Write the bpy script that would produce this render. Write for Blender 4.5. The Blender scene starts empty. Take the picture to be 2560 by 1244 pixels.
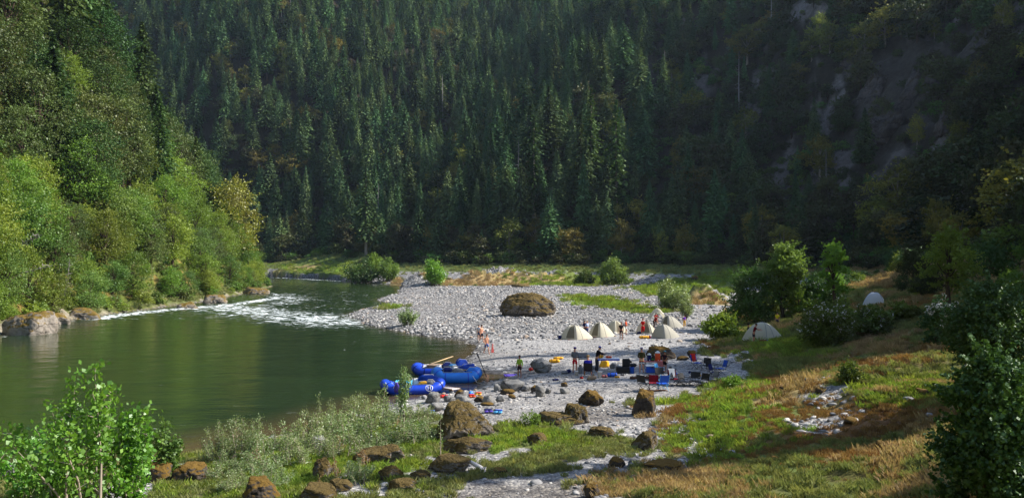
import bpy, bmesh, math, random
import numpy as np
from mathutils import Vector, Matrix, Euler
PI = math.pi
rng = np.random.default_rng(7)
random.seed(7)
scene = bpy.context.scene
COL = scene.collection
HC = 8.0          # eye height above the river
FP = 2010.0       # focal length in photograph pixels (used only to read real positions off the photograph)

# ------------------------------------------------------------------ helpers
def lin(c):
    return c / 12.92 if c <= 0.04045 else ((c + 0.055) / 1.055) ** 2.4
def rgb(r, g, b):
    return (lin(r / 255), lin(g / 255), lin(b / 255), 1)
def tag(o, label=None, cat=None, group=None, kind=None):
    if label: o['label'] = label
    if cat: o['category'] = cat
    if group: o['group'] = group
    if kind: o['kind'] = kind
    return o
def link(o, parent=None):
    COL.objects.link(o)
    if parent: o.parent = parent
    return o
def obj(name, mesh, mat=None, parent=None, loc=None, rot=None, scale=None):
    o = bpy.data.objects.new(name, mesh)
    if mat is not None:
        for m in (mat if isinstance(mat, (list, tuple)) else [mat]):
            mesh.materials.append(m)
    if loc is not None: o.location = loc
    if rot is not None: o.rotation_euler = rot
    if scale is not None: o.scale = scale
    return link(o, parent)
def empty(name, loc=(0, 0, 0), rz=0.0, label=None, cat=None, group=None, scale=1.0):
    o = bpy.data.objects.new(name, None)
    o.empty_display_size = .2
    o.location = loc; o.rotation_euler = (0, 0, rz)
    o.scale = (scale,) * 3 if isinstance(scale, (int, float)) else scale
    COL.objects.link(o)
    return tag(o, label, cat, group)
def mesh_np(name, V, F, smooth=False, mi=None, fattr=None):
    """V (n,3), F (m,k) all faces with k corners (or list of such arrays)"""
    if not isinstance(F, list): F = [F]
    F = [np.asarray(f, dtype=np.int32) for f in F if len(f)]
    me = bpy.data.meshes.new(name)
    V = np.asarray(V, dtype=np.float32)
    me.vertices.add(len(V)); me.vertices.foreach_set('co', V.ravel())
    loops = np.concatenate([f.ravel() for f in F])
    tot = np.concatenate([np.full(len(f), f.shape[1], dtype=np.int32) for f in F])
    st = np.concatenate([[0], np.cumsum(tot)[:-1]]).astype(np.int32)
    me.loops.add(len(loops)); me.loops.foreach_set('vertex_index', loops.astype(np.int32))
    me.polygons.add(len(tot)); me.polygons.foreach_set('loop_start', st)
    try: me.polygons.foreach_set('loop_total', tot)
    except Exception: pass
    if mi is not None: me.polygons.foreach_set('material_index', np.asarray(mi, dtype=np.int32))
    me.polygons.foreach_set('use_smooth', np.full(len(tot), smooth, dtype=bool))
    if fattr is not None:
        a = me.attributes.new('v', 'FLOAT', 'FACE'); a.data.foreach_set('value', np.asarray(fattr, dtype=np.float32))
    me.update(calc_edges=True)
    return me
class MB:
    """collects boxes, tubes, lathes into one mesh"""
    def __init__(s): s.V = []; s.F = []; s.n = 0
    def add(s, V, F):
        V = np.asarray(V, dtype=float); s.V.append(V)
        for f in F: s.F.append(tuple(i + s.n for i in f))
        s.n += len(V); return s
    def box(s, c, d, rz=0, rx=0, ry=0, bev=0.0):
        x, y, z = [q / 2 for q in d]
        if bev > 0:
            b = min(bev, x * .9, y * .9, z * .9)
            V = []
            for zz, k in ((-z, b), (-z + b, 0), (z - b, 0), (z, b)):
                X, Y = x - k, y - k
                V += [(-X + b * .5, -Y, zz), (X - b * .5, -Y, zz), (X, -Y + b * .5, zz), (X, Y - b * .5, zz), (X - b * .5, Y, zz), (-X + b * .5, Y, zz), (-X, Y - b * .5, zz), (-X, -Y + b * .5, zz)]
            F = [tuple(range(7, -1, -1)), tuple(range(24, 32))]
            for r in range(3):
                for k in range(8): F.append((r * 8 + k, r * 8 + (k + 1) % 8, r * 8 + 8 + (k + 1) % 8, r * 8 + 8 + k))
        else:
            V = [(-x, -y, -z), (x, -y, -z), (x, y, -z), (-x, y, -z), (-x, -y, z), (x, -y, z), (x, y, z), (-x, y, z)]
            F = [(3, 2, 1, 0), (4, 5, 6, 7), (0, 1, 5, 4), (1, 2, 6, 5), (2, 3, 7, 6), (3, 0, 4, 7)]
        R = Euler((rx, ry, rz)).to_matrix()
        V = [tuple(R @ Vector(v) + Vector(c)) for v in V]
        return s.add(V, F)
    def tube(s, pts, r, n=8, cap=True, squash=1.0):
        pts = [Vector(p) for p in pts]
        rs = r if isinstance(r, (list, tuple, np.ndarray)) else [r] * len(pts)
        V = []; up = Vector((0, 0, 1))
        prev = None
        for i, p in enumerate(pts):
            a = pts[max(i - 1, 0)]; b = pts[min(i + 1, len(pts) - 1)]
            t = (b - a)
            if t.length < 1e-9: t = Vector((0, 0, 1))
            t.normalize()
            if prev is None:
                u = t.cross(up)
                if u.length < 1e-3: u = t.cross(Vector((1, 0, 0)))
            else:
                u = prev - t * prev.dot(t)
                if u.length < 1e-4: u = t.cross(up)
            u.normalize(); w = t.cross(u); prev = u
            for k in range(n):
                an = 2 * PI * k / n
                V.append(tuple(p + (u * math.cos(an) + w * math.sin(an) * squash) * rs[i]))
        F = []
        for i in range(len(pts) - 1):
            for k in range(n): F.append((i * n + k, i * n + (k + 1) % n, (i + 1) * n + (k + 1) % n, (i + 1) * n + k))
        if cap: F += [tuple(range(n - 1, -1, -1)), tuple(range((len(pts) - 1) * n, len(pts) * n))]
        return s.add(V, F)
    def lathe(s, c, prof, n=14, cap=True):
        V = []
        for r, z in prof:
            for k in range(n):
                a = 2 * PI * k / n; V.append((c[0] + r * math.cos(a), c[1] + r * math.sin(a), c[2] + z))
        F = []
        for i in range(len(prof) - 1):
            for k in range(n): F.append((i * n + k, i * n + (k + 1) % n, (i + 1) * n + (k + 1) % n, (i + 1) * n + k))
        if cap: F += [tuple(range(n - 1, -1, -1)), tuple(range((len(prof) - 1) * n, len(prof) * n))]
        return s.add(V, F)
    def build(s, name, mat, parent=None, smooth=False, **k):
        V = np.concatenate(s.V)
        me = bpy.data.meshes.new(name)
        me.from_pydata(V.tolist(), [], s.F)
        if smooth: me.polygons.foreach_set('use_smooth', [True] * len(me.polygons))
        me.update()
        return obj(name, me, mat, parent, **k)

# ------------------------------------------------------------------ noise
def _hash(ix, iy, s):
    n = (ix.astype(np.int64) * 374761393 + iy.astype(np.int64) * 668265263 + s * 1442695041) & 0xffffffff
    n = ((n ^ (n >> 13)) * 1274126177) & 0xffffffff
    return ((n ^ (n >> 16)) & 0xffffff) / float(0xffffff)
def vnoise(x, y, s=0):
    ix = np.floor(x); iy = np.floor(y); fx = x - ix; fy = y - iy
    fx = fx * fx * fx * (fx * (fx * 6 - 15) + 10); fy = fy * fy * fy * (fy * (fy * 6 - 15) + 10)
    a = _hash(ix, iy, s); b = _hash(ix + 1, iy, s); c = _hash(ix, iy + 1, s); d = _hash(ix + 1, iy + 1, s)
    return (a * (1 - fx) + b * fx) * (1 - fy) + (c * (1 - fx) + d * fx) * fy * 1.0
def fbm(x, y, s=0, o=4):
    t = 0; a = .5; m = 0
    for k in range(o):
        t = t + a * vnoise(x * 2 ** k + 13.7 * k, y * 2 ** k - 7.3 * k, s + k); m += a; a *= .5
    return t / m * 2 - 1
def sstep(a, b, x):
    t = np.clip((x - a) / (b - a), 0, 1); return t * t * (3 - 2 * t)

# ------------------------------------------------------------------ terrain
LB = np.array([(-46, -80), (-47, 0), (-50, 40), (-52, 81), (-55, 96), (-55.5, 107), (-55, 124), (-54.5, 140), (-57, 169), (-63.5, 214), (-75, 228), (-100, 244), (-150, 264), (-300, 300), (-560, 340)], float)
RB = np.array([(-40, -80), (-34, -10), (-27, 18), (-18.5, 28.5), (-14, 31), (-12.4, 33), (-11, 35.4), (-8.8, 37.2), (-7.6, 40.2), (-6.2, 44), (-4.2, 46.6), (-2.4, 48), (-2.0, 50.5), (-.8, 52.5), (.3, 54.3), (-1.2, 54.8), (-2.6, 55.5), (-3.9, 59), (-3.5, 64), (-3.0, 69), (-3.2, 72.5), (-4.6, 76), (-8.9, 81), (-14, 89), (-17.2, 95.5), (-21.8, 108), (-22.5, 118), (-21.5, 127), (-20.5, 136), (-24.5, 146), (-25, 158), (-24, 170), (-28, 204), (-31, 222), (-48, 247), (-67, 281), (-89, 305), (-130, 325), (-200, 350), (-350, 395), (-560, 430)], float)
RIVER = np.concatenate([LB, RB[::-1]])
HF = np.array([(-560, 480), (-350, 425), (-200, 376), (-120, 349), (-78, 326), (-50, 290), (-28, 262), (0, 247), (30, 235), (56, 205), (70, 165), (70, 125), (62, 95), (53, 70), (48, 40), (46, 0), (46, -80), (1500, -80), (1500, 1500), (-560, 1500)], float)
XF_Y = [-80, 0, 15, 22, 27, 36, 40, 47, 54, 60, 66, 76, 95, 114, 150, 200, 400]
XF_X = [-14, -7, -.5, 2.2, 5.8, 5.6, 8.6, 13.2, 15.2, 14.2, 16.5, 19.5, 25, 33, 55, 75, 100]
def pdist(x, y, P, closed=False):
    best = np.full(x.shape, 1e18)
    n = len(P)
    for i in range(n if closed else n - 1):
        ax, ay = P[i]; bx, by = P[(i + 1) % n]
        dx, dy = bx - ax, by - ay
        t = np.clip(((x - ax) * dx + (y - ay) * dy) / (dx * dx + dy * dy + 1e-12), 0, 1)
        d = (x - ax - t * dx) ** 2 + (y - ay - t * dy) ** 2
        best = np.minimum(best, d)
    return np.sqrt(best)
def inside(x, y, P):
    r = np.zeros(x.shape, bool); n = len(P)
    for i in range(n):
        ax, ay = P[i]; bx, by = P[(i + 1) % n]
        if ay == by: continue
        c = ((ay > y) != (by > y)) & (x < (bx - ax) * (y - ay) / (by - ay) + ax)
        r ^= c
    return r
def sdist(x, y, P):
    d = pdist(x, y, P, True); return np.where(inside(x, y, P), d, -d)   # positive inside
def fields(x, y):
    dL = pdist(x, y, LB); dR = pdist(x, y, RB); inr = inside(x, y, RIVER)
    wob = fbm(x * .35, y * .35, 5, 3) * .5
    d = np.minimum(dL, dR)
    dr = np.where(inr, -d, d) + wob * np.clip(np.abs(y) / 80, .3, 1)
    left = (dL < dR) & ~inr
    dh = sdist(x, y, HF) + fbm(x * .03, y * .03, 9, 3) * 7 * np.clip((y - 60) / 60, 0, 1)
    sl = x - np.interp(y, XF_Y, XF_X)
    return dr, left, dh, sl, inr
MOUNDS = []   # x, y, rx, ry, h
def height(x, y):
    x = np.asarray(x, float); y = np.asarray(y, float)
    dr, left, dh, sl, inr = fields(x, y)
    wat = -np.clip(-dr, 0, 6) * .28
    n1 = fbm(x * .05, y * .05, 1, 4); n2 = fbm(x * .33, y * .33, 2, 4); n3 = fbm(x * 1.6, y * 1.6, 3, 3)
    # right side: bar, slope, hill
    dp = np.maximum(dr, 0)
    bar = .38 * (1 - np.exp(-dp / 1.6)) + .6 * (1 - np.exp(-dp / 16)) + n2 * .09 * sstep(0, 6, dp)
    s = np.maximum(sl, 0)
    slope = .2 * (np.sqrt(s * s + 2.2) - math.sqrt(2.2)) * 1.0
    slope = np.minimum(slope, 7 + .02 * s)
    slope = slope + sstep(1, 10, s) * (n2 * .55 + n3 * .14) + sstep(12, 30, s) * (1.2 * np.abs(fbm(x * .11, y * .16, 21, 3)) + .5 * n2)
    rise = 4.6 * sstep(-34, 2, dh) * sstep(120, 190, y)
    q = sstep(45, 110, x)
    k = .80 + .24 * q * sstep(430, 300, y) + .5 * sstep(-30, -150, x)
    hp = np.maximum(dh - 6, 0)
    hill = .12 * np.clip(dh, 0, 6) + k * (np.sqrt(hp * hp + 60) - math.sqrt(60))
    cap = np.interp(y, [-80, 20, 70, 110, 150, 220, 330, 450, 700], [150, 190, 150, 125, 125, 190, 260, 300, 330]) + x * .02 + 90 * sstep(-20, -200, x)
    hill = cap * (1 - np.exp(-(hill / cap) - .5 * (hill / cap) ** 2))
    hill = hill + sstep(5, 60, dh) * (n1 * 9 * sstep(0, 120, dh) + n2 * 1.2) + sstep(10, 120, dh) * 10 * fbm(x * .014 + 3, y * .004, 31, 2)
    rock = sstep(20, 60, dh) * q
    hill = hill + rock * 3.5 * np.abs(fbm(x * .12, y * .12, 41, 4))
    near = 5.2 * np.exp(-(x * x + y * y) / 42.0)
    right = bar + slope + rise + hill + near
    for mx, my, rx, ry, mh in MOUNDS:
        right = right + mh * np.exp(-((x - mx) / rx) ** 2 - ((y - my) / ry) ** 2) * (1 + .35 * n3 + .3 * n2)
    # left side
    lh = .55 * (1 - np.exp(-dp / .6)) + 1.1 * sstep(1.5, 5, dp) + 1.12 * np.maximum(dp - 3, 0) + .75 * np.maximum(dp - 22, 0)
    lh = 190 * (1 - np.exp(-lh / 190 - .4 * (lh / 190) ** 2))
    lh = lh + sstep(2, 12, dp) * (n1 * 4 + n2 * 1.6) + sstep(.2, 2, dp) * (1 - sstep(4, 9, dp)) * (np.abs(n2) * 1.6 - .2)
    land = np.where(left, lh, right)
    t = sstep(-.15, .15, dr)
    return wat * (1 - t) + np.where(dr > -.15, land, 0) * t
def h1(x, y): return float(height(np.array([x]), np.array([y]))[0])
_T = np.concatenate([np.linspace(6, 60, 700), np.linspace(60.1, 300, 1300), np.linspace(300.3, 900, 700)])
def at(px, py, sea=True):
    """real position on the ground seen at a pixel of the photograph"""
    X = (px - 1280) / FP * _T; Z = HC + (640 - py) / FP * _T
    H = height(X, _T)
    if sea: H = np.maximum(H, 0)
    w = np.nonzero(Z < H)[0]
    if len(w) == 0: return Vector((X[-1], _T[-1], H[-1]))
    i = w[0]; j = max(i - 1, 0)
    a = Z[j] - H[j]; b = Z[i] - H[i]; f = a / (a - b) if a != b else 0
    t = _T[j] + (_T[i] - _T[j]) * f
    x = (px - 1280) / FP * t
    return Vector((x, t, HC + (640 - py) / FP * t))
MOUNDS += [(-22, 205, 6, 4, 3.0), (-9, 205, 5, 4, 3.1), (-2, 209, 6, 5, 3.4), (7, 207, 5, 4, 2.6), (13, 212, 6, 4, 2.8), (-70, 318, 16, 14, 3.5), (-52, 290, 12, 10, 3),
           (30.5, 127, 3.2, 4, 2.3), (3.6, 22.4, 1.5, 1.0, .45)]
# ------------------------------------------------------------------ materials
def newmat(name):
    m = bpy.data.materials.new(name); m.use_nodes = True
    nt = m.node_tree; nt.nodes.clear()
    return m, nt, nt.nodes, nt.links
def N(nodes, t, **k):
    n = nodes.new(t)
    for a, b in k.items():
        if hasattr(n, a): setattr(n, a, b)
        else: n.inputs[a.replace('_', ' ')].default_value = b
    return n
def ramp(nodes, stops):
    r = nodes.new('ShaderNodeValToRGB'); el = r.color_ramp.elements
    while len(el) < len(stops): el.new(.5)
    for e, (p, c) in zip(el, stops):
        e.position = p; e.color = c if len(c) == 4 else (*c, 1)
    return r
def mixc(nodes, links, f, a, b, mode='MIX'):
    m = nodes.new('ShaderNodeMix'); m.data_type = 'RGBA'; m.blend_type = mode
    for s, v in ((0, f), (6, a), (7, b)):
        if isinstance(v, bpy.types.NodeSocket): links.new(v, m.inputs[s])
        else: m.inputs[s].default_value = v
    return m.outputs[2]
def simple(name, col, rough=.7, var=.12, scale=12, bump=.15, spec=.3, metal=0.0, sub=0):
    """painted / cloth / plastic surface with procedural variation"""
    m, nt, n, l = newmat(name)
    tc = N(n, 'ShaderNodeTexCoord')
    no = N(n, 'ShaderNodeTexNoise', Scale=scale, Detail=4); l.new(tc.outputs['Object'], no.inputs['Vector'])
    c1 = tuple(max(0, q * (1 - var)) for q in col[:3]) + (1,); c2 = tuple(min(1, q * (1 + var)) for q in col[:3]) + (1,)
    cc = mixc(n, l, no.outputs['Fac'], c1, c2)
    b = N(n, 'ShaderNodeBsdfPrincipled', Roughness=rough, Metallic=metal)
    b.inputs['Specular IOR Level'].default_value = spec
    l.new(cc, b.inputs['Base Color'])
    if bump:
        bp = N(n, 'ShaderNodeBump', Strength=bump, Distance=.03); l.new(no.outputs['Fac'], bp.inputs['Height']); l.new(bp.outputs[0], b.inputs['Normal'])
    o = N(n, 'ShaderNodeOutputMaterial'); 
    if sub:
        t = N(n, 'ShaderNodeBsdfTranslucent'); l.new(cc, t.inputs[0])
        mx = N(n, 'ShaderNodeMixShader'); mx.inputs[0].default_value = sub
        l.new(b.outputs[0], mx.inputs[1]); l.new(t.outputs[0], mx.inputs[2]); l.new(mx.outputs[0], o.inputs[0])
    else: l.new(b.outputs[0], o.inputs[0])
    return m
def foliage(name, c1, c2, c3=None, trans=.3, obvar=.35, nscale=.35, gloss=.05, hue=.04):
    """leaves: colour from a per-leaf value, a per-plant value and soft clumps"""
    m, nt, n, l = newmat(name)
    at_ = N(n, 'ShaderNodeAttribute'); at_.attribute_name = 'v'
    oi = N(n, 'ShaderNodeObjectInfo'); tc = N(n, 'ShaderNodeTexCoord')
    no = N(n, 'ShaderNodeTexNoise', Scale=nscale, Detail=2); l.new(tc.outputs['Object'], no.inputs['Vector'])
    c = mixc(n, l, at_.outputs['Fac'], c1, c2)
    if c3:
        r = ramp(n, [(.42, (0, 0, 0, 1)), (.62, (1, 1, 1, 1))]); l.new(no.outputs['Fac'], r.inputs[0])
        c = mixc(n, l, r.outputs[0], c, c3)
    hs = N(n, 'ShaderNodeHueSaturation')
    mr = N(n, 'ShaderNodeMapRange'); l.new(oi.outputs['Random'], mr.inputs[0]); mr.inputs[3].default_value = 1 - obvar; mr.inputs[4].default_value = 1 + obvar
    l.new(mr.outputs[0], hs.inputs['Value'])
    ml = N(n, 'ShaderNodeMath', operation='MULTIPLY'); ml.inputs[1].default_value = 7.31; l.new(oi.outputs['Random'], ml.inputs[0])
    fr = N(n, 'ShaderNodeMath', operation='FRACT'); l.new(ml.outputs[0], fr.inputs[0])
    mh = N(n, 'ShaderNodeMapRange'); l.new(fr.outputs[0], mh.inputs[0]); mh.inputs[3].default_value = .5 - hue; mh.inputs[4].default_value = .5 + hue
    l.new(mh.outputs[0], hs.inputs['Hue']); l.new(c, hs.inputs['Color'])
    d = N(n, 'ShaderNodeBsdfDiffuse'); l.new(hs.outputs[0], d.inputs[0])
    t = N(n, 'ShaderNodeBsdfTranslucent')
    tcx = mixc(n, l, .75, hs.outputs[0], (1.2, 1.2, .55, 1), 'MULTIPLY'); l.new(tcx, t.inputs[0])
    mx = N(n, 'ShaderNodeMixShader'); mx.inputs[0].default_value = trans
    l.new(d.outputs[0], mx.inputs[1]); l.new(t.outputs[0], mx.inputs[2])
    g = N(n, 'ShaderNodeBsdfGlossy', Roughness=.45); g.inputs[0].default_value = (.8, .85, .8, 1)
    m2 = N(n, 'ShaderNodeMixShader'); m2.inputs[0].default_value = gloss
    l.new(mx.outputs[0], m2.inputs[1]); l.new(g.outputs[0], m2.inputs[2])
    o = N(n, 'ShaderNodeOutputMaterial'); l.new(m2.outputs[0], o.inputs[0])
    return m
def rockmat(name, base, dark, moss=None, moss2=None, mossamt=.5, scale=2.0, lichen=0.25, bump=.5):
    m, nt, n, l = newmat(name)
    tc = N(n, 'ShaderNodeTexCoord'); ge = N(n, 'ShaderNodeNewGeometry'); oi = N(n, 'ShaderNodeObjectInfo')
    va = N(n, 'ShaderNodeVectorMath', operation='MULTIPLY_ADD')
    va.inputs[1].default_value = (1, 1, 1); l.new(ge.outputs['Position'], va.inputs[0])
    n1 = N(n, 'ShaderNodeTexNoise', Scale=scale, Detail=8, Roughness=.65); l.new(ge.outputs['Position'], n1.inputs['Vector'])
    n2 = N(n, 'ShaderNodeTexNoise', Scale=scale * 5, Detail=6, Roughness=.7); l.new(ge.outputs['Position'], n2.inputs['Vector'])
    vo = N(n, 'ShaderNodeTexVoronoi', Scale=scale * 2.2); vo.feature = 'DISTANCE_TO_EDGE'; l.new(n1.outputs['Color'], vo.inputs['Vector'])
    r1 = ramp(n, [(.3, dark), (.68, base)]); l.new(n1.outputs['Fac'], r1.inputs[0])
    li = ramp(n, [(.55, (0, 0, 0, 1)), (.68, (1, 1, 1, 1))]); l.new(n2.outputs['Fac'], li.inputs[0])
    lm = N(n, 'ShaderNodeMath', operation='MULTIPLY'); lm.inputs[1].default_value = lichen; l.new(li.outputs[0], lm.inputs[0])
    c = mixc(n, l, lm.outputs[0], r1.outputs[0], tuple(min(1, q * 1.7 + .05) for q in base[:3]) + (1,))
    wv = N(n, 'ShaderNodeVectorMath', operation='MULTIPLY_ADD'); l.new(n1.outputs['Color'], wv.inputs[0]); wv.inputs[1].default_value = (1.2 / scale,) * 3; l.new(ge.outputs['Position'], wv.inputs[2])
    vs_ = N(n, 'ShaderNodeVectorMath', operation='MULTIPLY'); l.new(wv.outputs[0], vs_.inputs[0]); vs_.inputs[1].default_value = (.6, .6, 1.5)
    v2 = N(n, 'ShaderNodeTexVoronoi', Scale=scale * .55); v2.feature = 'DISTANCE_TO_EDGE'; l.new(vs_.outputs[0], v2.inputs['Vector'])
    cr = ramp(n, [(.0, (.32, .3, .28, 1)), (.05, (1, 1, 1, 1))]); l.new(v2.outputs['Distance'], cr.inputs[0])
    c = mixc(n, l, 1.0, c, cr.outputs[0], 'MULTIPLY')
    if moss:
        sx = N(n, 'ShaderNodeSeparateXYZ'); l.new(ge.outputs['Normal'], sx.inputs[0])
        ad = N(n, 'ShaderNodeMath', operation='MULTIPLY_ADD'); l.new(sx.outputs['Z'], ad.inputs[0]); ad.inputs[1].default_value = .32; l.new(n1.outputs['Fac'], ad.inputs[2])
        a2 = N(n, 'ShaderNodeMath', operation='MULTIPLY_ADD'); l.new(n2.outputs['Fac'], a2.inputs[0]); a2.inputs[1].default_value = .35; l.new(ad.outputs[0], a2.inputs[2])
        t = 1.02 - mossamt * .5
        rm = ramp(n, [(max(0, t - .06), (0, 0, 0, 1)), (min(1, t + .04), (1, 1, 1, 1))]); l.new(a2.outputs[0], rm.inputs[0])
        mc = mixc(n, l, n2.outputs['Fac'], moss, moss2 or moss)
        c = mixc(n, l, rm.outputs[0], c, mc)
    b = N(n, 'ShaderNodeBsdfPrincipled', Roughness=.9); b.inputs['Specular IOR Level'].default_value = .2
    l.new(c, b.inputs['Base Color'])
    h0 = N(n, 'ShaderNodeMath', operation='ADD'); l.new(n1.outputs['Fac'], h0.inputs[0]); l.new(n2.outputs['Fac'], h0.inputs[1])
    h = N(n, 'ShaderNodeMath', operation='ADD'); l.new(h0.outputs[0], h.inputs[0]); l.new(cr.outputs[0], h.inputs[1])
    bp = N(n, 'ShaderNodeBump', Strength=bump, Distance=.15); l.new(h.outputs[0], bp.inputs['Height']); l.new(bp.outputs[0], b.inputs['Normal'])
    o = N(n, 'ShaderNodeOutputMaterial'); l.new(b.outputs[0], o.inputs[0])
    return m
M = {}
M['bark'] = simple('bark', rgb(74, 62, 52), .9, .4, 3, .6, .1)
M['bark_pale'] = simple('pale_bark', rgb(150, 138, 122), .9, .3, 3, .5, .1)
M['snag'] = simple('dead_wood', rgb(136, 130, 124), .9, .2, 3, .4, .1)
M['fir'] = foliage('fir_needles', rgb(58, 82, 54), rgb(108, 130, 80), rgb(80, 102, 74), .12, .4, .12, .0, .035)
M['fir_l'] = foliage('fir_needles_lit', rgb(46, 68, 34), rgb(82, 102, 52), rgb(54, 76, 40), .22, .35, .12, .01, .03)  # deeper green needles than the hillside firs
M['madrone'] = foliage('madrone_leaves', rgb(104, 108, 44), rgb(150, 142, 62), rgb(92, 96, 48), .25, .35, .3, .02, .035)
M['oak'] = foliage('oak_leaves', rgb(52, 66, 38), rgb(82, 90, 50), rgb(66, 64, 42), .2, .4, .3, .02, .045)
M['alder'] = foliage('alder_leaves', rgb(90, 118, 40), rgb(138, 158, 64), rgb(104, 126, 50), .42, .28, .3, .02, .03)
M['maple'] = foliage('maple_leaves', rgb(80, 108, 48), rgb(120, 144, 72), rgb(88, 116, 54), .4, .25, .4, .02, .02)
M['drab'] = foliage('drab_leaves', rgb(68, 88, 42), rgb(106, 122, 64), rgb(84, 92, 50), .28, .3, .3, .02, .03)
M['willow'] = foliage('willow_leaves', rgb(104, 126, 76), rgb(148, 164, 108), rgb(120, 136, 78), .35, .15, .6, .05, .015)
M['ash'] = foliage('young_tree_leaves', rgb(78, 128, 38), rgb(136, 178, 66), rgb(92, 138, 44), .42, .12, 1.2, .04, .01)
M['glossy'] = foliage('dark_oak_leaves', rgb(44, 74, 34), rgb(84, 116, 54), rgb(58, 88, 38), .18, .12, 1.0, .035, .01)
M['brush'] = foliage('brush_leaves', rgb(66, 92, 40), rgb(98, 124, 54), rgb(74, 88, 44), .3, .35, .5, .02, .04)
M['blossom'] = simple('white_blossom', rgb(225, 220, 215), .8, .05, 8, 0, .1, 0, .2)
M['grass'] = foliage('green_grass', rgb(112, 132, 52), rgb(164, 182, 82), rgb(134, 146, 70), .42, .3, .4, .04, .02)
M['grass_dull'] = foliage('dull_grass', rgb(118, 130, 78), rgb(164, 168, 108), rgb(140, 138, 92), .35, .25, .4, .03, .02)
M['grass_gold'] = foliage('gold_grass', rgb(158, 134, 98), rgb(198, 176, 138), rgb(168, 142, 104), .35, .2, .4, .04, .01)
M['grass_rust'] = foliage('rust_grass', rgb(134, 98, 62), rgb(170, 136, 92), rgb(146, 124, 80), .3, .22, .4, .03, .01)
M['rock_grey'] = rockmat('grey_rock', rgb(140, 138, 134), rgb(88, 87, 86), None, None, 0, 1.6, .3)
M['rock_dark'] = rockmat('dark_rock', rgb(92, 84, 76), rgb(48, 42, 38), rgb(112, 90, 36), rgb(84, 60, 26), .42, 1.8, .1)
M['rock_moss'] = rockmat('mossy_rock', rgb(158, 150, 142), rgb(84, 76, 68), rgb(124, 106, 58), rgb(72, 58, 36), .58, 2.4, .8, 1.0)
M['crag'] = rockmat('crag_rock', rgb(104, 96, 92), rgb(48, 43, 40), rgb(70, 60, 40), rgb(60, 50, 34), .3, .35, .3, 1.0)
M['rock_bank'] = rockmat('bank_rock', rgb(150, 142, 132), rgb(96, 88, 78), rgb(110, 96, 40), rgb(90, 66, 30), .3, .8, .3)

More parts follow.
